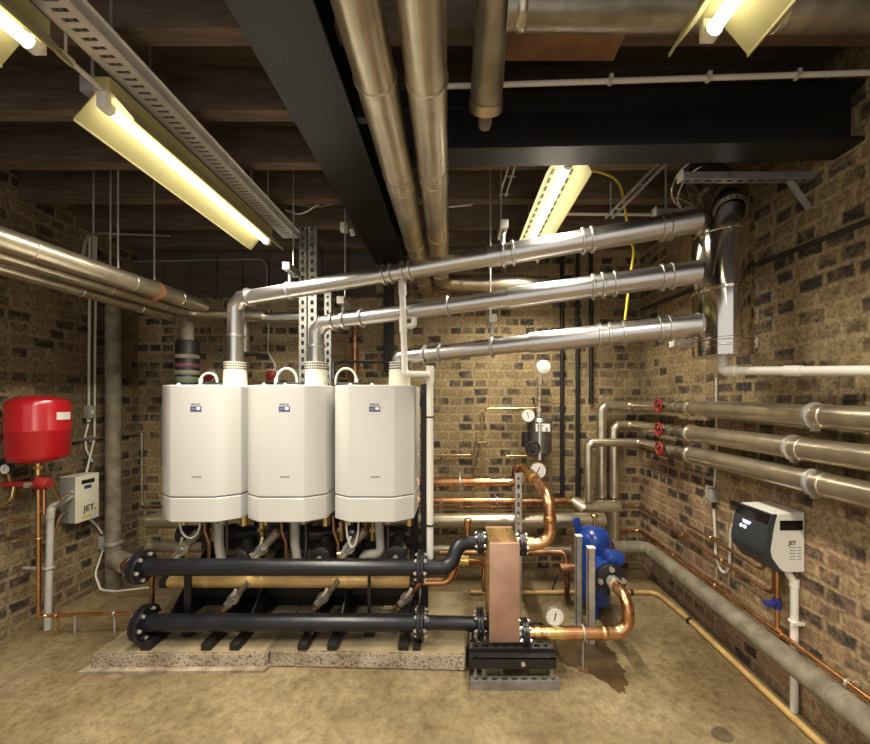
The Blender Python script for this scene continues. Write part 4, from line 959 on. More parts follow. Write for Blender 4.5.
thing('air_vent', 'white round capped vent on a thin stem above the grey air separator', 'vent',
      [K('cap', MB().lathe(P(543.5, 367, Yv) + V((0, -0.02, 0)), (0, 1, 0), [(0, 0.045), (0.006, 0.056), (0.04, 0.058), (0.05, 0.045)], 28), 'white_plastic', [K('cap_ring', MB().torus(P(543.5, 367, Yv) + V((0, -0.021, 0)), (0, 1, 0), 0.026, 0.003), 'cream')]),
       K('stem', MB().tube([P(540, 374, Yv), P(539.3, 408, Yv)], 0.009, 10), 'chrome'),
       K('valve_nut', MB().cyl(P(539.5, 378, Yv), P(539.5, 385, Yv), 0.028, seg=6), 'lag_dark'), K('valve_nut', MB().cyl(P(539.5, 391, Yv), P(539.5, 393.5, Yv), 0.02, seg=6), 'brass'),
       K('lever', MB().bar(P(529, 399, Yv - 0.01), P(550, 402, Yv - 0.01), 0.012, 0.006), 'black'),
       K('wall_clip', MB().bx((P(539.5, 0, Yv).x - 0.008, Yv, zq(397)), (P(539.5, 0, Yv).x + 0.008, YB - 0.001, zq(396))), 'galv')])
gauge('pressure_gauge', 'small white pressure gauge at the upper left of the grey air separator', P(528, 415.5, ya - 0.06), 0.053, P(528, 430, ya), hand=-0.15)
gauge('pressure_gauge', 'larger white pressure gauge just above the copper bend under the air separator', P(538, 470.5, ya - 0.18), 0.062, P(536, 490, ya - 0.14), hand=0.5)
thing('brass_valve', 'brass and copper valve fittings where the copper bend meets the back wall', 'valve',
      [K('valve_body', MB().cyl(P(523, 474, 3.05), P(532, 478, 3.0), 0.034, seg=8).cyl(P(524, 468, 3.03), P(524, 482, 3.03), 0.03, seg=8), 'brass'),
       K('copper_loop', MB().tube([P(514, 478, 3.12), P(515, 468, 3.10), P(521, 465, 3.08), P(524, 470, 3.05)], 0.024, 14, 0.04), 'copper')])

# ------------------------------------------------------------------ right lagged pipes
def zAt(py, X, Y): return H - (py - CY) * Y / F
def right_pipe(z, zr, xv, yv, Xw, r_far, r_near, vx, label, zbot, ybk, clampY):
    pts_far = [V((vx, yv, zbot)), V((vx, yv, z)), V((xv, yv - 0.0, z)), V((Xw, 2.78, z))]
    near = [V((Xw, 2.50, z)), V((Xw, 0.75, zr))]
    a = MB().tube([pts_far[0], pts_far[1], V((Xw, yv, z)), V((Xw, 2.78, z))], r_far, 20, r_far * 0.9, 1)
    nr = MB().tube(near, r_near, 22)
    parts = [K('far_run', a, 'lagging'), K('near_run', nr, 'lagging')]
    mid_ = MB().cyl((Xw, 2.78, z), (Xw, 2.50, z), r_far * 0.72, seg=16)
    for y in (2.70, 2.60): mid_.lathe((Xw, y - 0.012, z), (0, 1, 0), [(0, r_far * 1.05), (0.022, r_far * 1.05)], 18)
    wy = 2.73
    wheel = MB().torus((Xw - r_far * 0.7 - 0.045, wy, z + 0.005), (1, -0.05, 0), 0.044, 0.009, 18, 8)
    for t in range(3): wheel.bar((Xw - r_far * 0.7 - 0.045, wy, z + 0.005), V((Xw - r_far * 0.7 - 0.045, wy + 0.042 * math.cos(t * 2.1), z + 0.005 + 0.042 * math.sin(t * 2.1))), 0.010, 0.008)
    stem = MB().cyl((Xw, wy, z), (Xw - r_far * 0.7 - 0.05, wy, z + 0.005), 0.011, seg=10)
    parts.append(K('gate_valve', mid_, 'lag_dark', [K('valve_stem', stem, 'black'), K('handwheel', wheel, 'red_dull', label='red handwheel')]))
    parts.append(K('lagging_band', band((Xw, 2.47, z), (0, 1, 0), r_near, 0.03, 0.008), 'lagging'))
    for y in clampY:
        zc_ = z + (zr - z) * (2.5 - y) / 1.75
        parts.append(K('pipe_clamp', band((Xw, y, zc_), (0, 1, 0), r_near, 0.022, 0.009).bx((Xw + r_near, y - 0.012, zc_ - 0.012), (XR - 0.001, y + 0.012, zc_ + 0.012)).bx((Xw - 0.012, y - 0.012, zc_ - r_near - 0.018), (Xw + 0.012, y + 0.012, zc_ - r_near)), 'galv'))
        parts.append(K('lagging_band', band((Xw, y - 0.05, zc_), (0, 1, 0), r_near, 0.016, 0.004), 'lagging'))
    thing('lagged_pipe', label, 'pipe', parts, 'lagged pipes with red valves on the right wall')
Xw = 1.535
right_pipe(1.452, 1.415, Xw, 3.29, Xw, 0.042, 0.048, 1.268, 'top of three lagged pipes with red handwheels along the right wall', 0.66, 3.29, (1.62,))
right_pipe(1.283, 1.285, Xw, 3.285, Xw, 0.040, 0.050, 1.375, 'middle of three lagged pipes with red handwheels along the right wall', 0.66, 3.285, (1.72,))
right_pipe(1.148, 1.15, Xw, 3.15, Xw, 0.036, 0.050, 1.105, 'bottom of three lagged pipes with red handwheels along the right wall', 0.66, 3.15, (1.62,))
# lower lagged elbow
yl = 3.20
eA, eB = P(572, 499, yl), P(580, 506.5, yl); eC = P(619, 506.5, yl); eX = P(614, 0, yl).x
thing('lagged_pipe', 'mitred lagged elbow pipe in the back right corner, dropping behind the blue dirt separator', 'pipe',
      [K('cross_leg', MB().tube([eB + V((-0.03, 0, 0)), eC], 0.053, 22), 'lagging'), K('cone', MB().ring_sweep([eA + V((-0.01, 0, 0.0)), eB + V((0.01, 0, 0.0))], [0.03, 0.075], 20), 'lagging'),
       K('drop_leg', MB().tube([(eX, yl, eB.z), (eX, yl, 0.002)], 0.045, 20), 'lagging')])
lagged('lagged_pipe', 'lagged pipe upright in the back right corner behind the lower elbow pipe', [V((P(604, 0, 3.30).x, 3.31, 0.002)), V((P(604, 0, 3.30).x, 3.31, 0.60))], 0.042, [(0, 0.6)])

# fat grey pipe near floor along right wall
Xg = 1.575
lagged('lagged_pipe', 'fat grey lagged pipe low along the foot of the right wall', [P(612, 547.5, 3.12), V((Xg, 3.12, 0.29)), V((Xg + 0.01, 0.8, 0.255))], 0.053, [(1, 0.35), (1, 0.665), (1, 0.685)], mt='lag_grey', fillet=0.08,
       extra=[K('wall_bracket', MB().bar((Xg + 0.05, y, 0.25), (XR - 0.001, y, 0.25), 0.03, 0.03), 'galv') for y in (2.9, 1.3)])
# ochre pipe on floor
zg = 0.0175
thing('gas_pipe', 'thin ochre gas pipe lying on the floor along the back and right walls', 'pipe',
      [K('pipe_run', MB().tube([(0.12, 2.93, zg), (1.55, 2.93, zg), (1.578, 2.6, zg), (1.578, 1.0, zg)], 0.0165, 14, 0.07), 'gas')] +
      [K('pipe_clip', band(V((1.575, y, zg)), (0, 1, 0), 0.02, 0.02, 0.003), 'black') for y in (2.55, 1.5)] + [K('pipe_clip', band(V((x, 2.93, zg)), (1, 0, 0), 0.02, 0.02, 0.003), 'black') for x in (1.36,)])
# copper pipes on right wall
Xc = 1.625
def wclip(y, z, X=Xc, mt='brass'): return K('pipe_clip', MB().torus((X, y, z), (0, 1, 0), 0.016, 0.005).bx((X + 0.012, y - 0.006, z - 0.008), (XR - 0.001, y + 0.006, z + 0.008)), mt)
thing('copper_pipe', 'upper thin copper pipe on right wall running to the underside of the wall unit', 'pipe',
      [K('pipe_run', MB().tube([P(615, 506, 3.36), V((Xc, 3.36, 0.565)), V((Xc, 1.93, 0.505)), V((Xc, 1.93, 0.684))], 0.011, 12, 0.05), 'copper_dull'),
       wclip(2.7, 0.537), wclip(2.3, 0.52)])
thing('copper_pipe', 'lower copper pipe running the length of the right wall below the wall unit', 'pipe',
      [K('pipe_run', MB().tube([P(615, 531, 3.33), V((Xc - 0.01, 3.33, 0.36)), V((Xc - 0.01, 0.8, 0.325))], 0.0145, 12, 0.05), 'copper'),
       wclip(2.8, 0.353, Xc - 0.01), wclip(2.35, 0.346, Xc - 0.01), wclip(1.56, 0.336, Xc - 0.01, 'chrome'),
       K('tee', MB().cyl((Xc - 0.01, 1.95, 0.3405), (Xc - 0.01, 1.87, 0.3405), 0.02), 'copper'),
       K('riser', MB().tube([(Xc - 0.01, 1.905, 0.345), (Xc - 0.01, 1.905, 0.684)], 0.0105, 12), 'copper'),
       K('blue_valve', MB().cyl((Xc - 0.01, 1.905, 0.455), (Xc - 0.01, 1.905, 0.505), 0.019, seg=14).box((Xc - 0.045, 1.905, 0.48), (0.05, 0.035, 0.022), None, 0.005), 'blue_dark', label='blue handled valve')])
thing('copper_pipe', 'small copper loop under the far end of the wall unit on right wall', 'pipe',
      [K('pipe_run', MB().tube([V((Xc, 2.0, 0.745)), V((Xc, 2.0, 0.60)), V((Xc, 2.35, 0.62)), V((Xc, 2.7, 0.63))], 0.009, 10, 0.03), 'copper_dull'), wclip(2.4, 0.622)])

# wall unit on the right
yn, yf_ = 1.80, 2.01
prof = [(XR - 0.002, 0.968), (1.505, 0.958), (1.487, 0.90), (1.468, 0.79), (1.475, 0.755), (1.525, 0.695), (1.56, 0.683), (XR - 0.002, 0.683)]
def ext(poly, y0, y1, bev=0.004):
    m = MB().prism([(x, y0, z) for x, z in poly], (0, y1 - y0, 0))
    if bev: bmesh.ops.bevel(m.bm, geom=list(m.bm.edges), offset=bev, segments=2, affect='EDGES')
    return m
fcov = [(1.525, 0.9585), (1.4985, 0.957), (1.481, 0.90), (1.461, 0.79), (1.468, 0.752), (1.520, 0.688), (1.555, 0.677), (1.563, 0.6835), (1.532, 0.703), (1.497, 0.752), (1.489, 0.79), (1.508, 0.90)]
wu = [K('case', ext(prof, yn, yf_), 'white_plastic'), K('dark_cover', ext(fcov, yn - 0.004, yf_ + 0.004, 0.002), 'charcoal', label='charcoal front cover')]
# glossy display band along the top of the cover, tilted with it
def on_cover(t, y, off=0.002):
    a, c = V((1.4985, 0, 0.957)), V((1.461, 0, 0.79)); p = a.lerp(c, t); n = V((-(0.957 - 0.79), 0, 0.0375)).normalized()
    p = p + n * off; return V((p.x, y, p.z))
scr = MB().prism([on_cover(0.02, yn + 0.002), on_cover(0.02, yf_ - 0.002), on_cover(0.40, yf_ - 0.002), on_cover(0.40, yn + 0.002)], (-0.002, 0, 0.0004))
kn = MB().prism([on_cover(0.40, 1.955, 0.0045), on_cover(0.40, 1.895, 0.0045), on_cover(0.50, 1.905, 0.0045), on_cover(0.50, 1.945, 0.0045)], (-0.001, 0, 0))
btn = MB()
for y in (1.955, 1.93): btn.cyl(on_cover(0.60, y, 0.001), on_cover(0.60, y, 0.005), 0.010, seg=14)
wu.append(K('display_band', scr, 'gloss_black')); wu.append(K('lit_symbol', kn, 'lit', [K('lit_button', btn, 'lit')]))
wu.append(K('window_panel', MB().box((1.592, yn - 0.001, 0.906), (0.107, 0.003, 0.046)), 'gloss_black'))
pt = MB().text('JET', 0.026, (1.598, yn - 0.0008, 0.822), (1, 0, 0), (0, 0, 1))
wu.append(K('lettering', pt, 'ink'))
sm = MB()
for k in range(5):
    sm.box((1.598, yn - 0.0005, 0.802 - k * 0.014), (0.030 - 0.004 * (k % 2), 0.0012, 0.003)); sm.box((1.630, yn - 0.0005, 0.802 - k * 0.014), (0.018, 0.0012, 0.003))
wu.append(K('small_print', sm, 'grey_ink'))
wu.append(K('foot_pipe', MB().cyl((1.60, 1.86, 0.684), (1.60, 1.86, 0.66), 0.018), 'dark'))
thing('pressurisation_unit', 'white wall unit with a charcoal curved front on the right wall', 'control unit', wu)
A = V((1.605, 1.835, 0.682))
thing('waste_pipe', 'white plastic waste pipe dropping from the wall unit on the right to the floor', 'pipe',
      [K('pipe_run', MB().tube([A, A + V((0.005, 0, -0.02)), V((1.634, 1.83, 0.62)), V((1.634, 1.83, 0.002))], 0.0165, 16, 0.03), 'white_plastic'),
       K('elbow', MB().cyl((1.634, 1.83, 0.60), (1.634, 1.83, 0.635), 0.02), 'white_plastic'),
       K('pipe_clip', MB().torus((1.634, 1.83, 0.435), (0, 0, 1), 0.019, 0.005).bx((1.60, 1.80, 0.428), (XR - 0.001, 1.812, 0.442)), 'white_plastic')])
# cable and spur on right wall
Xs = XR - 0.008
cbl = MB().tube([P(718, 378, 2.38), P(718, 420, 2.40), P(717, 460, 2.42), P(714, 487, 2.43)], 0.0065, 8)
for v in cbl.bm.verts: v.co.x = v.co.x - 0  # cable hangs straight down the wall
single('power_cable', 'white cable down the right wall behind the three lagged pipes', 'cable', MB().tube([(Xs, 2.40, 1.64), (Xs, 2.40, 1.2), (Xs, 2.42, 0.95)], 0.0065, 8), 'cable')
thing('fused_spur', 'grey spur box with a white back plate on right wall above the wall unit', 'socket',
      [K('back_plate', MB().bx((XR - 0.012, 2.42, 0.855), (XR - 0.001, 2.50, 0.945), 0.003), 'white_plastic'), K('box', MB().bx((XR - 0.045, 2.385, 0.855), (XR - 0.001, 2.44, 0.94), 0.005), 'grey_box'),
       K('cable_gland', MB().cyl((XR - 0.02, 2.41, 0.856), (XR - 0.02, 2.41, 0.815), 0.012), 'black')])
single('power_cable', 'black and white cable looping from the spur box to the wall unit', 'cable',
       MB().tube([(XR - 0.012, 2.42, 0.816), (XR - 0.012, 2.41, 0.70), (XR - 0.012, 2.40, 0.50), (XR - 0.012, 2.33, 0.42), (XR - 0.012, 2.28, 0.50), (XR - 0.012, 2.27, 0.74), (XR - 0.02, 2.20, 0.80), (XR - 0.04, 2.08, 0.79), (1.60, 2.013, 0.78)], 0.008, 8, 0.06), 'cable')

# ------------------------------------------------------------------ left wall
# expansion vessel
vx, vy = -2.618, 2.39
vz0, vz1 = H - (463 - CY) / (F / vy), H - (395.5 - CY) / (F / vy)
hgt = vz1 - vz0
ves = MB().lathe((vx, vy, vz0), (0, 0, 1), [(0, 0.04), (0.008, 0.09), (0.025, 0.128), (0.05, 0.146), (0.20, 0.149), (0.205, 0.1515), (0.213, 0.1515), (0.218, 0.149), (hgt - 0.06, 0.149), (hgt - 0.032, 0.138), (hgt - 0.012, 0.10), (hgt - 0.003, 0.06), (hgt, 0.02)], 44)
a0 = -0.65
lb = MB()
pl = [(vx + 0.1508 * math.cos(t), vy + 0.1508 * math.sin(t)) for t in [-0.22 + 0.62 * k / 8 for k in range(9)]]
for (p, q) in zip(pl, pl[1:]):
    lb.prism([(p[0], p[1], vz1 - 0.152), (q[0], q[1], vz1 - 0.152), (q[0], q[1], vz1 - 0.105), (p[0], p[1], vz1 - 0.105)], (0.0012, 0.0001, 0))
thing('expansion_vessel', 'round red expansion vessel mounted high on the left wall', 'vessel',
      [K('tank', ves, 'red', [K('sticker', lb, 'label', label='white sticker')]), K('neck', MB().cyl((vx, vy, vz0 + 0.005), (vx, vy, vz0 - 0.075), 0.018, seg=14).cyl((vx, vy, vz0 - 0.02), (vx, vy, vz0 - 0.035), 0.026, seg=6), 'brass'),
       K('wall_bracket', MB().bx((XL + 0.001, vy - 0.02, vz0 + 0.16), (vx - 0.14, vy + 0.02, vz0 + 0.26)), 'black')])
vm = V((vx, vy, vz0 - 0.13))
red = MB().tube([vm + V((0.05, 0, 0.0)), vm + V((-0.19, -0.02, 0.0))], 0.019, 14).lathe(vm + V((0.07, 0, 0)), (-1, 0, 0), [(0, 0.025), (0.02, 0.038), (0.07, 0.038), (0.09, 0.025)], 18).cyl(vm + V((0, 0, 0.0)), vm + V((0, 0, 0.05)), 0.022)
thing('valve_assembly', 'red painted valve pipework under the red expansion vessel', 'valve',
      [K('manifold', red, 'red_dull'), K('nut', MB().cyl(vm + V((-0.03, -0.045, 0)), vm + V((-0.03, -0.02, 0)), 0.018, seg=8), 'chrome'),
       K('side_pipe', MB().tube([vm + V((-0.13, -0.02, 0)), vm + V((-0.135, -0.03, -0.09)), vm + V((-0.24, -0.05, -0.16))], 0.009, 10, 0.05), 'brass')])
gauge('pressure_gauge', 'small pressure gauge on the red valve pipework near the left edge', vm + V((-0.155, -0.05, 0.10)), 0.032, vm + V((-0.155, -0.02, 0.02)), mt='dark', hand=0.4)
xcu = vx + 0.0
thing('copper_pipe', 'thin copper pipe dropping from the red vessel and along the floor to the plinth', 'pipe',
      [K('pipe_run', MB().tube([vm + V((0, 0.0, -0.02)), (vx, vy, 0.135), (vx + 0.02, vy + 0.03, 0.127), (-2.05, 2.45, 0.127)], 0.0125, 12, 0.04), 'copper'),
       K('side_stub', MB().tube([vm + V((0.0, -0.0, -0.23)), vm + V((-0.12, -0.03, -0.225))], 0.009, 10).cyl(vm + V((-0.12, -0.03, -0.225)), vm + V((-0.14, -0.035, -0.222)), 0.013), 'copper_dull'),
       K('second_leg', MB().tube([vm + V((0.035, 0, -0.03)), vm + V((0.035, 0.0, -0.19))], 0.009, 10), 'copper'),
       K('pipe_clip', MB().torus((vx, vy, 0.63), (0, 0, 1), 0.014, 0.005).bx((XL + 0.001, vy - 0.006, 0.622), (vx - 0.01, vy + 0.006, 0.638)), 'brass'),
       K('stand_off', MB().cyl((-2.53, 2.42, 0.127), (-2.53, 2.42, 0.001), 0.006).torus((-2.53, 2.42, 0.127), (1, 0.1, 0), 0.014, 0.004), 'brass'),
       K('stand_off', MB().cyl((-2.42, 2.42, 0.127), (-2.42, 2.42, 0.001), 0.006), 'galv'),
       K('stand_off', MB().cyl((-2.19, 2.445, 0.127), (-2.19, 2.445, 0.001), 0.006).torus((-2.19, 2.445, 0.127), (1, 0.1, 0), 0.014, 0.004), 'galv')])
# small white JET box
jx1, jy0, jy1, jz0, jz1 = -2.715, 2.72, 2.895, 0.615, 0.945
bxm = MB().bx((XL + 0.001, jy0, jz0), (jx1 - 0.004, jy1, jz1), 0.004)
fr = MB().bx((jx1 - 0.004, jy0 - 0.002, jz0 - 0.002), (jx1, jy1 + 0.002, jz1 + 0.002), 0.0015)
vent = MB().box((jx1 + 0.0006, 2.812, jz1 - 0.045), (0.002, 0.10, 0.030), None, 0.0008)
jm = [K('case', bxm, 'grey_box'), K('front_plate', fr, 'cream', [K('vent_slot', vent, 'black'), K('blue_sticker', MB().box((jx1 + 0.0006, 2.81, jz1 - 0.085), (0.0014, 0.055, 0.026)), 'blue_label', label='dark blue sticker'),
      K('lettering', MB().text('JET.', 0.060, (jx1 + 0.0008, 2.825, jz0 + 0.085), (0, 1, 0), (0, 0, 1)), 'ink'),
      K('yellow_sticker', MB().box((jx1 + 0.0005, 2.80, jz0 + 0.03), (0.0012, 0.07, 0.018)), 'yellow', label='pale yellow sticker')])]
jm.append(K('top_lid', MB().bx((XL + 0.001, jy0 - 0.002, jz1), (jx1, jy1 + 0.002, jz1 + 0.004)), 'cream'))
for z in (0.835, 0.80): jm.append(K('inlet_nut', MB().cyl((-2.745, jy0 - 0.018, z + 0.005), (-2.745, jy0 + 0.002, z + 0.005), 0.016, seg=10), 'grey_plastic'))
thing('control_box', 'small cream and grey box with black lettering on the left wall below the red vessel', 'control box', jm)
xw_ = -2.66
thing('waste_pipe', 'pale grey plastic waste pipe from the cream box on the left wall to the floor', 'pipe',
      [K('pipe_run', MB().tube([(-2.745, jy0 - 0.01, 0.805), (xw_, 2.50, 0.79), (xw_, 2.48, 0.003)], 0.0185, 16, 0.05), 'grey_plastic'),
       K('elbow', MB().tube([(xw_ - 0.02, 2.55, 0.793), (xw_, 2.50, 0.79), (xw_, 2.497, 0.72)], 0.022, 16, 0.045), 'grey_plastic'),
       K('pipe_clip', MB().torus((xw_, 2.49, 0.40), (0, 0, 1), 0.023, 0.005).bx((XL + 0.001, 2.485, 0.393), (xw_ - 0.02, 2.497, 0.407)), 'grey_plastic')])
single('copper_pipe', 'short bent copper feed pipe from the red vessel to the cream box', 'pipe', MB().tube([vm + V((0.05, 0.02, 0.02)), (-2.60, 2.50, 0.84), (-2.745, jy0 - 0.004, 0.843)], 0.009, 10, 0.04), 'brass')
single('copper_pipe', 'thin curved pipe low on the left side of the cream box', 'pipe', MB().tube([(-2.775, jy0 - 0.001, 0.70), (-2.775, jy0 - 0.05, 0.69), (-2.77, 2.62, 0.55), (-2.70, 2.45, 0.50), (vx, vy + 0.012, 0.49)], 0.01, 10, 0.06), 'copper_dull')
# cables and little boxes on the left wall
def sbox(y, z, label, w=0.05, h=0.10):
    thing('wall_socket', label, 'socket', [K('box', MB().bx((XL + 0.001, y - w / 2, z - h / 2), (XL + 0.05, y + w / 2, z + h / 2), 0.005), 'grey_box'), K('gland', MB().cyl((XL + 0.02, y, z - h / 2), (XL + 0.02, y, z - h / 2 - 0.025), 0.012), 'white_plastic'),
          K('switch', MB().box((XL + 0.052, y, z), (0.006, 0.02, 0.03), None, 0.002), 'white_plastic')], 'small grey boxes on the left wall')
ys = 2.915
sbox(ys, H - (412 - CY) / (F / ys), 'small grey switch box on left wall right of the red vessel')
sbox(ys + 0.12, H - (542 - CY) / (F / (ys + 0.12)), 'small grey switch box on left wall below the cream box', 0.06, 0.1)
X_ = XL + 0.016
single('power_cable', 'pale cable down the left wall from the high pipes to the grey switch box', 'cable', MB().tube([(X_, 2.93, 2.78), (X_, 2.92, 1.46)], 0.008, 8), 'cable')
single('power_cable', 'pale cable down the left wall to the top of the cream box', 'cable', MB().tube([(X_, 2.98, 2.78), (X_, 2.965, 1.2), (X_ + 0.03, 2.87, 0.952)], 0.007, 8, 0.06), 'cable')
single('power_cable', 'wavy pale cable below the upper grey switch box on left wall', 'cable', MB().tube([(X_, 2.915, 1.32), (X_, 2.89, 1.22), (X_, 2.90, 1.12), (X_, 2.95, 1.02)], 0.007, 8, 0.05), 'cable')
single('power_cable', 'pale cable from the cream box down to the lower grey switch box', 'cable', MB().tube([(X_ + 0.02, 2.885, 0.612), (X_, 2.98, 0.52), (X_ + 0.002, 3.03, 0.435)], 0.007, 8, 0.05), 'cable')
single('power_cable', 'pale cable curving from the lower grey switch box along the wall foot', 'cable', MB().tube([(X_ + 0.002, 3.035, 0.30), (X_, 2.97, 0.14), (X_ + 0.11, 2.90, 0.05), (-2.55, 2.86, 0.06), (-2.25, 2.85, 0.10)], 0.007, 8, 0.08), 'cable')
q1 = [(XL + 0.02, 2.60, 1.20), (XL + 0.02, 3.38, 1.205), (-2.785, 3.38, 1.205), (-2.785, 3.38, 0.56), (-2.55, 3.38, 0.56)]
thing('thin_pipe', 'thin dark pipe along the left wall and around the back left corner', 'pipe', [K('pipe_run', MB().tube(q1, 0.012, 10, 0.03), 'lag_dark'),
      K('pipe_clip', MB().box((XL + 0.012, 2.93, 1.2), (0.02, 0.02, 0.05)), 'galv'), K('pipe_clip', MB().box((-2.785, 3.385, 0.92), (0.05, 0.02, 0.02)), 'galv')])
# grey upright pipe in the back left corner
xg, yg = -2.725, 3.03
thing('lagged_pipe', 'grey upright lagged pipe in the back left corner', 'pipe',
      [K('pipe_run', MB().tube([(xg, yg, 2.25), (xg, yg, 0.002)], 0.051, 22), 'lag_grey'), K('pipe_clamp', band((xg, yg, 0.36), (0, 0, 1), 0.051, 0.03, 0.010).bar((xg, yg, 0.36), (XL + 0.001, yg, 0.36), 0.03, 0.02), 'galv'),
       K('foot_branch', MB().tube([(xg + 0.05, yg - 0.03, 0.24), (xg + 0.20, yg - 0.10, 0.235)], 0.07, 20), 'lag_grey', [K('branch_end', MB().cyl((xg + 0.20, yg - 0.10, 0.235), (xg + 0.25, yg - 0.125, 0.233), 0.05), 'copper_dull')])])
# red sounders on the back wall, cables
for px, lab in ((209, 'round red alarm sounder on back wall above the left boiler'), (272, 'round red alarm sounder on the back wall above the middle boiler')):
    q = P(px, 375.5, YB - 0.03)
    thing('alarm_sounder', lab, 'alarm', [K('base', MB().lathe(V((q.x, YB - 0.0001, q.z)), (0, -1, 0), [(0, 0.058), (0.031, 0.055)], 24), 'cream'), K('red_cap', MB().lathe(V((q.x, YB - 0.03, q.z)), (0, -1, 0), [(0, 0.048), (0.03, 0.044), (0.04, 0.025)], 24), 'red_dull')], 'red sounders on the back wall')
Yc = YB - 0.012
single('power_cable', 'white cable hanging down the back wall to the red sounder over the middle boiler', 'cable', MB().tube([P(269, 310, Yc), P(268, 352, Yc), P(276, 366, Yc), P(274, 372, Yc)], 0.007, 8, 0.05), 'cable')
single('power_cable', 'thin grey cable looping on the back wall behind the first flue', 'cable', MB().tube([P(216, 372, Yc), P(224, 360, Yc), P(216, 352, Yc), P(222, 346, Yc), P(232, 346, Yc), P(226, 290, Yc)], 0.006, 8, 0.06), 'cable_grey')
single('power_cable', 'black cable looping behind the right boiler to the dark riser', 'cable', MB().tube([P(334, 380, 2.70), P(333, 364, 2.78), P(342, 361.5, 2.9), P(392, 362.5, 3.2)], 0.011, 8, 0.09), 'black')
q = P(388.5, 330, YB - 0.05)
single('cable_riser', 'dark upright cable riser on the back wall left of the white plastic pipe', 'trunking', MB().bx((q.x - 0.04, YB - 0.06, 1.75), (q.x + 0.04, YB - 0.001, ZC - 0.0005), 0.004), 'black')
single('copper_pipe', 'copper pipe upright on the back wall, seen just above the right boiler', 'pipe', MB().tube([P(355, 326, YB - 0.03), V((P(355, 400, YB - 0.03).x, YB - 0.03, 0.001))], 0.022, 14), 'copper')
# cables near ceiling
def drape(label, pts, r=0.006, mt='cable_grey', name='power_cable'):
    single(name, label, 'cable', MB().tube([V(p) for p in pts], r, 8, 0.15, 6), mt)
Yq = 2.68
drape('slack grey cable strung from the cable tray end to the long black beam', [P(286, 210, 2.72), P(300, 216, Yq), P(320, 203, Yq), P(372, 198, 2.70)], 0.006, 'cable')
drape('second grey cable strung between cable tray end and the long beam, just below the joists', [P(282, 203, 2.74), P(318, 207, 2.74), P(352, 200, 2.72)], 0.006)
single('junction_box', 'small white junction box with pull rod under the long black beam', 'box', MB().box((P(344, 211, 2.58).x, 2.58, 2.6702), (0.045, 0.045, 0.06), None, 0.004).cyl((P(344, 211, 2.58).x + 0.05, 2.58, 2.655), (P(344, 211, 2.58).x + 0.06, 2.58, 2.62), 0.016), 'white_plastic')
drape('yellow cable hanging from the slotted lamp past the three flues', [P(580, 171, 2.35), P(598, 171, 2.35), P(620, 180, 2.32), P(627, 222, 2.3), P(634, 252, 2.3), P(630, 280, 2.3), P(625, 320, 2.3)], 0.008, 'yellow')
drape('slack grey cable below the joists between the overhead pipes and the slotted lamp', [P(449, 207, 2.55), P(470, 205, 2.55), P(500, 194, 2.55), P(516, 202, 2.55), P(534, 204, 2.55)], 0.006, 'cable')
drape('straight grey cable under the joists behind the cross beam', [P(449, 193, 2.60), P(500, 195.5, 2.60), P(530, 194, 2.60)], 0.006)
m = MB().tube([(0.62, 2.62, 2.785), (1.55, 2.62, 2.775)], 0.010, 10)
single('conduit', 'thin pale conduit under the joists, left of the top of the flue stack', 'conduit', m, 'white_plastic')
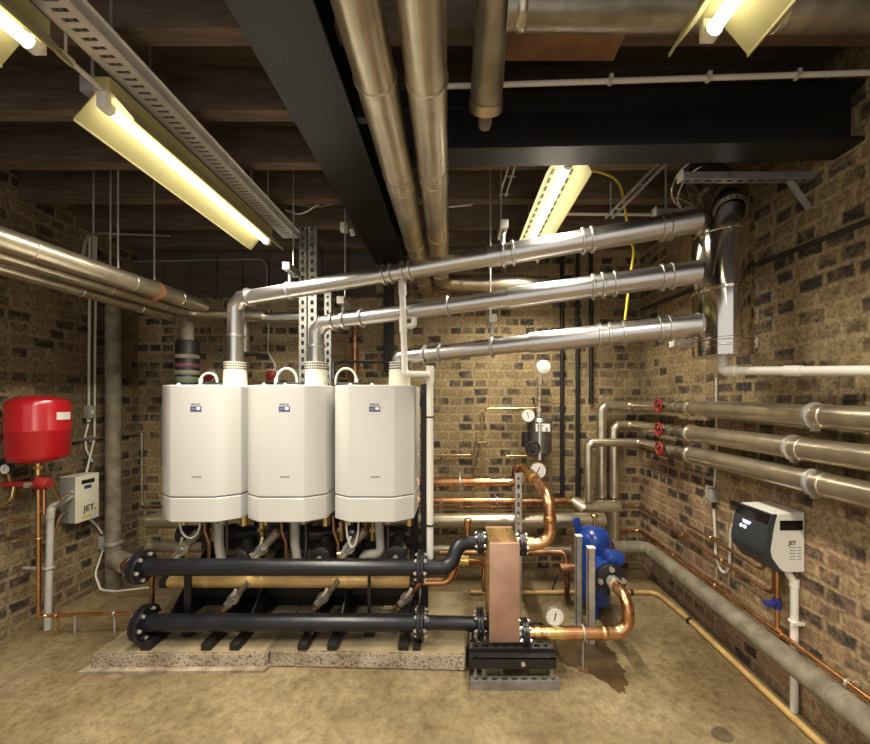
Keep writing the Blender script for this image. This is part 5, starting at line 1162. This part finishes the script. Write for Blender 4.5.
# hanging ladder bracket by the slotted lamp
xh = P(503, 0, 2.30).x
m = MB()
for dx in (-0.018, 0.018): m.bar((xh + dx + 0.03, 1.95, 2.795), (xh + dx, 2.32, 2.745), 0.008, 0.012)
for t in (0.2, 0.55, 0.95): m.bar(V((xh + 0.012 - 0.03 * (t - 1), 1.95 + 0.37 * t, 2.795 - 0.05 * t)) - V((0.025, 0, 0)), V((xh + 0.012 - 0.03 * (t - 1), 1.95 + 0.37 * t, 2.795 - 0.05 * t)) + V((0.025, 0, 0)), 0.008, 0.008)
single('ladder_bracket', 'small ladder shaped steel bracket under the joists beside the slotted lamp', 'bracket', m, 'galv')
m = MB()
for dx in (-0.02, 0.02): m.bar((1.13 + dx, 1.90, 2.78), (0.93 + dx, 2.30, 2.60), 0.008, 0.014)
for t in (0.15, 0.5, 0.85): m.bar(V((1.13 - 0.2 * t - 0.02, 1.9 + 0.4 * t, 2.78 - 0.18 * t)), V((1.13 - 0.2 * t + 0.02, 1.9 + 0.4 * t, 2.78 - 0.18 * t)), 0.008, 0.008)
m.cyl((0.93, 2.27, 2.61), (0.93, 2.27, 2.799), 0.005)
single('ladder_bracket', 'slanting ladder shaped steel bracket left of the upper struts by the flue stack', 'bracket', m, 'galv')
# conduit on the boarding, back left
drape('thin grey conduit across the dark boarding of the back wall', [P(112, 262, YB - 0.04), P(262, 259, YB - 0.04), P(267, 266, YB - 0.04), P(267, 306, YB - 0.04)], 0.008, 'cable_grey', 'conduit')
drape('curved grey cable rising above the left high pipes', [P(82, 262, 2.1), P(86, 236, 2.1), P(100, 233, 2.3), P(170, 236, 2.7)], 0.007, 'cable_grey')

# ------------------------------------------------------------------ camera, world, view
cam = bpy.data.cameras.new('camera'); co = bpy.data.objects.new('camera', cam); C.objects.link(co)
co.location = (0, 0, H); co.rotation_euler = (PI / 2, 0, 0)
cam.sensor_width = 36; cam.sensor_fit = 'HORIZONTAL'; cam.lens = F / 870 * 36
cam.shift_x = -(CX - 435) / 870; cam.shift_y = (CY - 372) / 870
cam.clip_start = 0.02
sc_ = bpy.context.scene; sc_.camera = co
w = bpy.data.worlds.new('world'); sc_.world = w; w.use_nodes = True
w.node_tree.nodes['Background'].inputs[0].default_value = (1.0, 0.97, 0.93, 1); w.node_tree.nodes['Background'].inputs[1].default_value = 0.95
sc_.view_settings.view_transform = 'Standard'; sc_.view_settings.look = 'None'; sc_.view_settings.exposure = 0.12; sc_.view_settings.gamma = 1
sc_.cycles.use_denoising = True; sc_.cycles.max_bounces = 8; sc_.cycles.diffuse_bounces = 4; sc_.cycles.glossy_bounces = 4
sc_.cycles.sample_clamp_indirect = 6.0
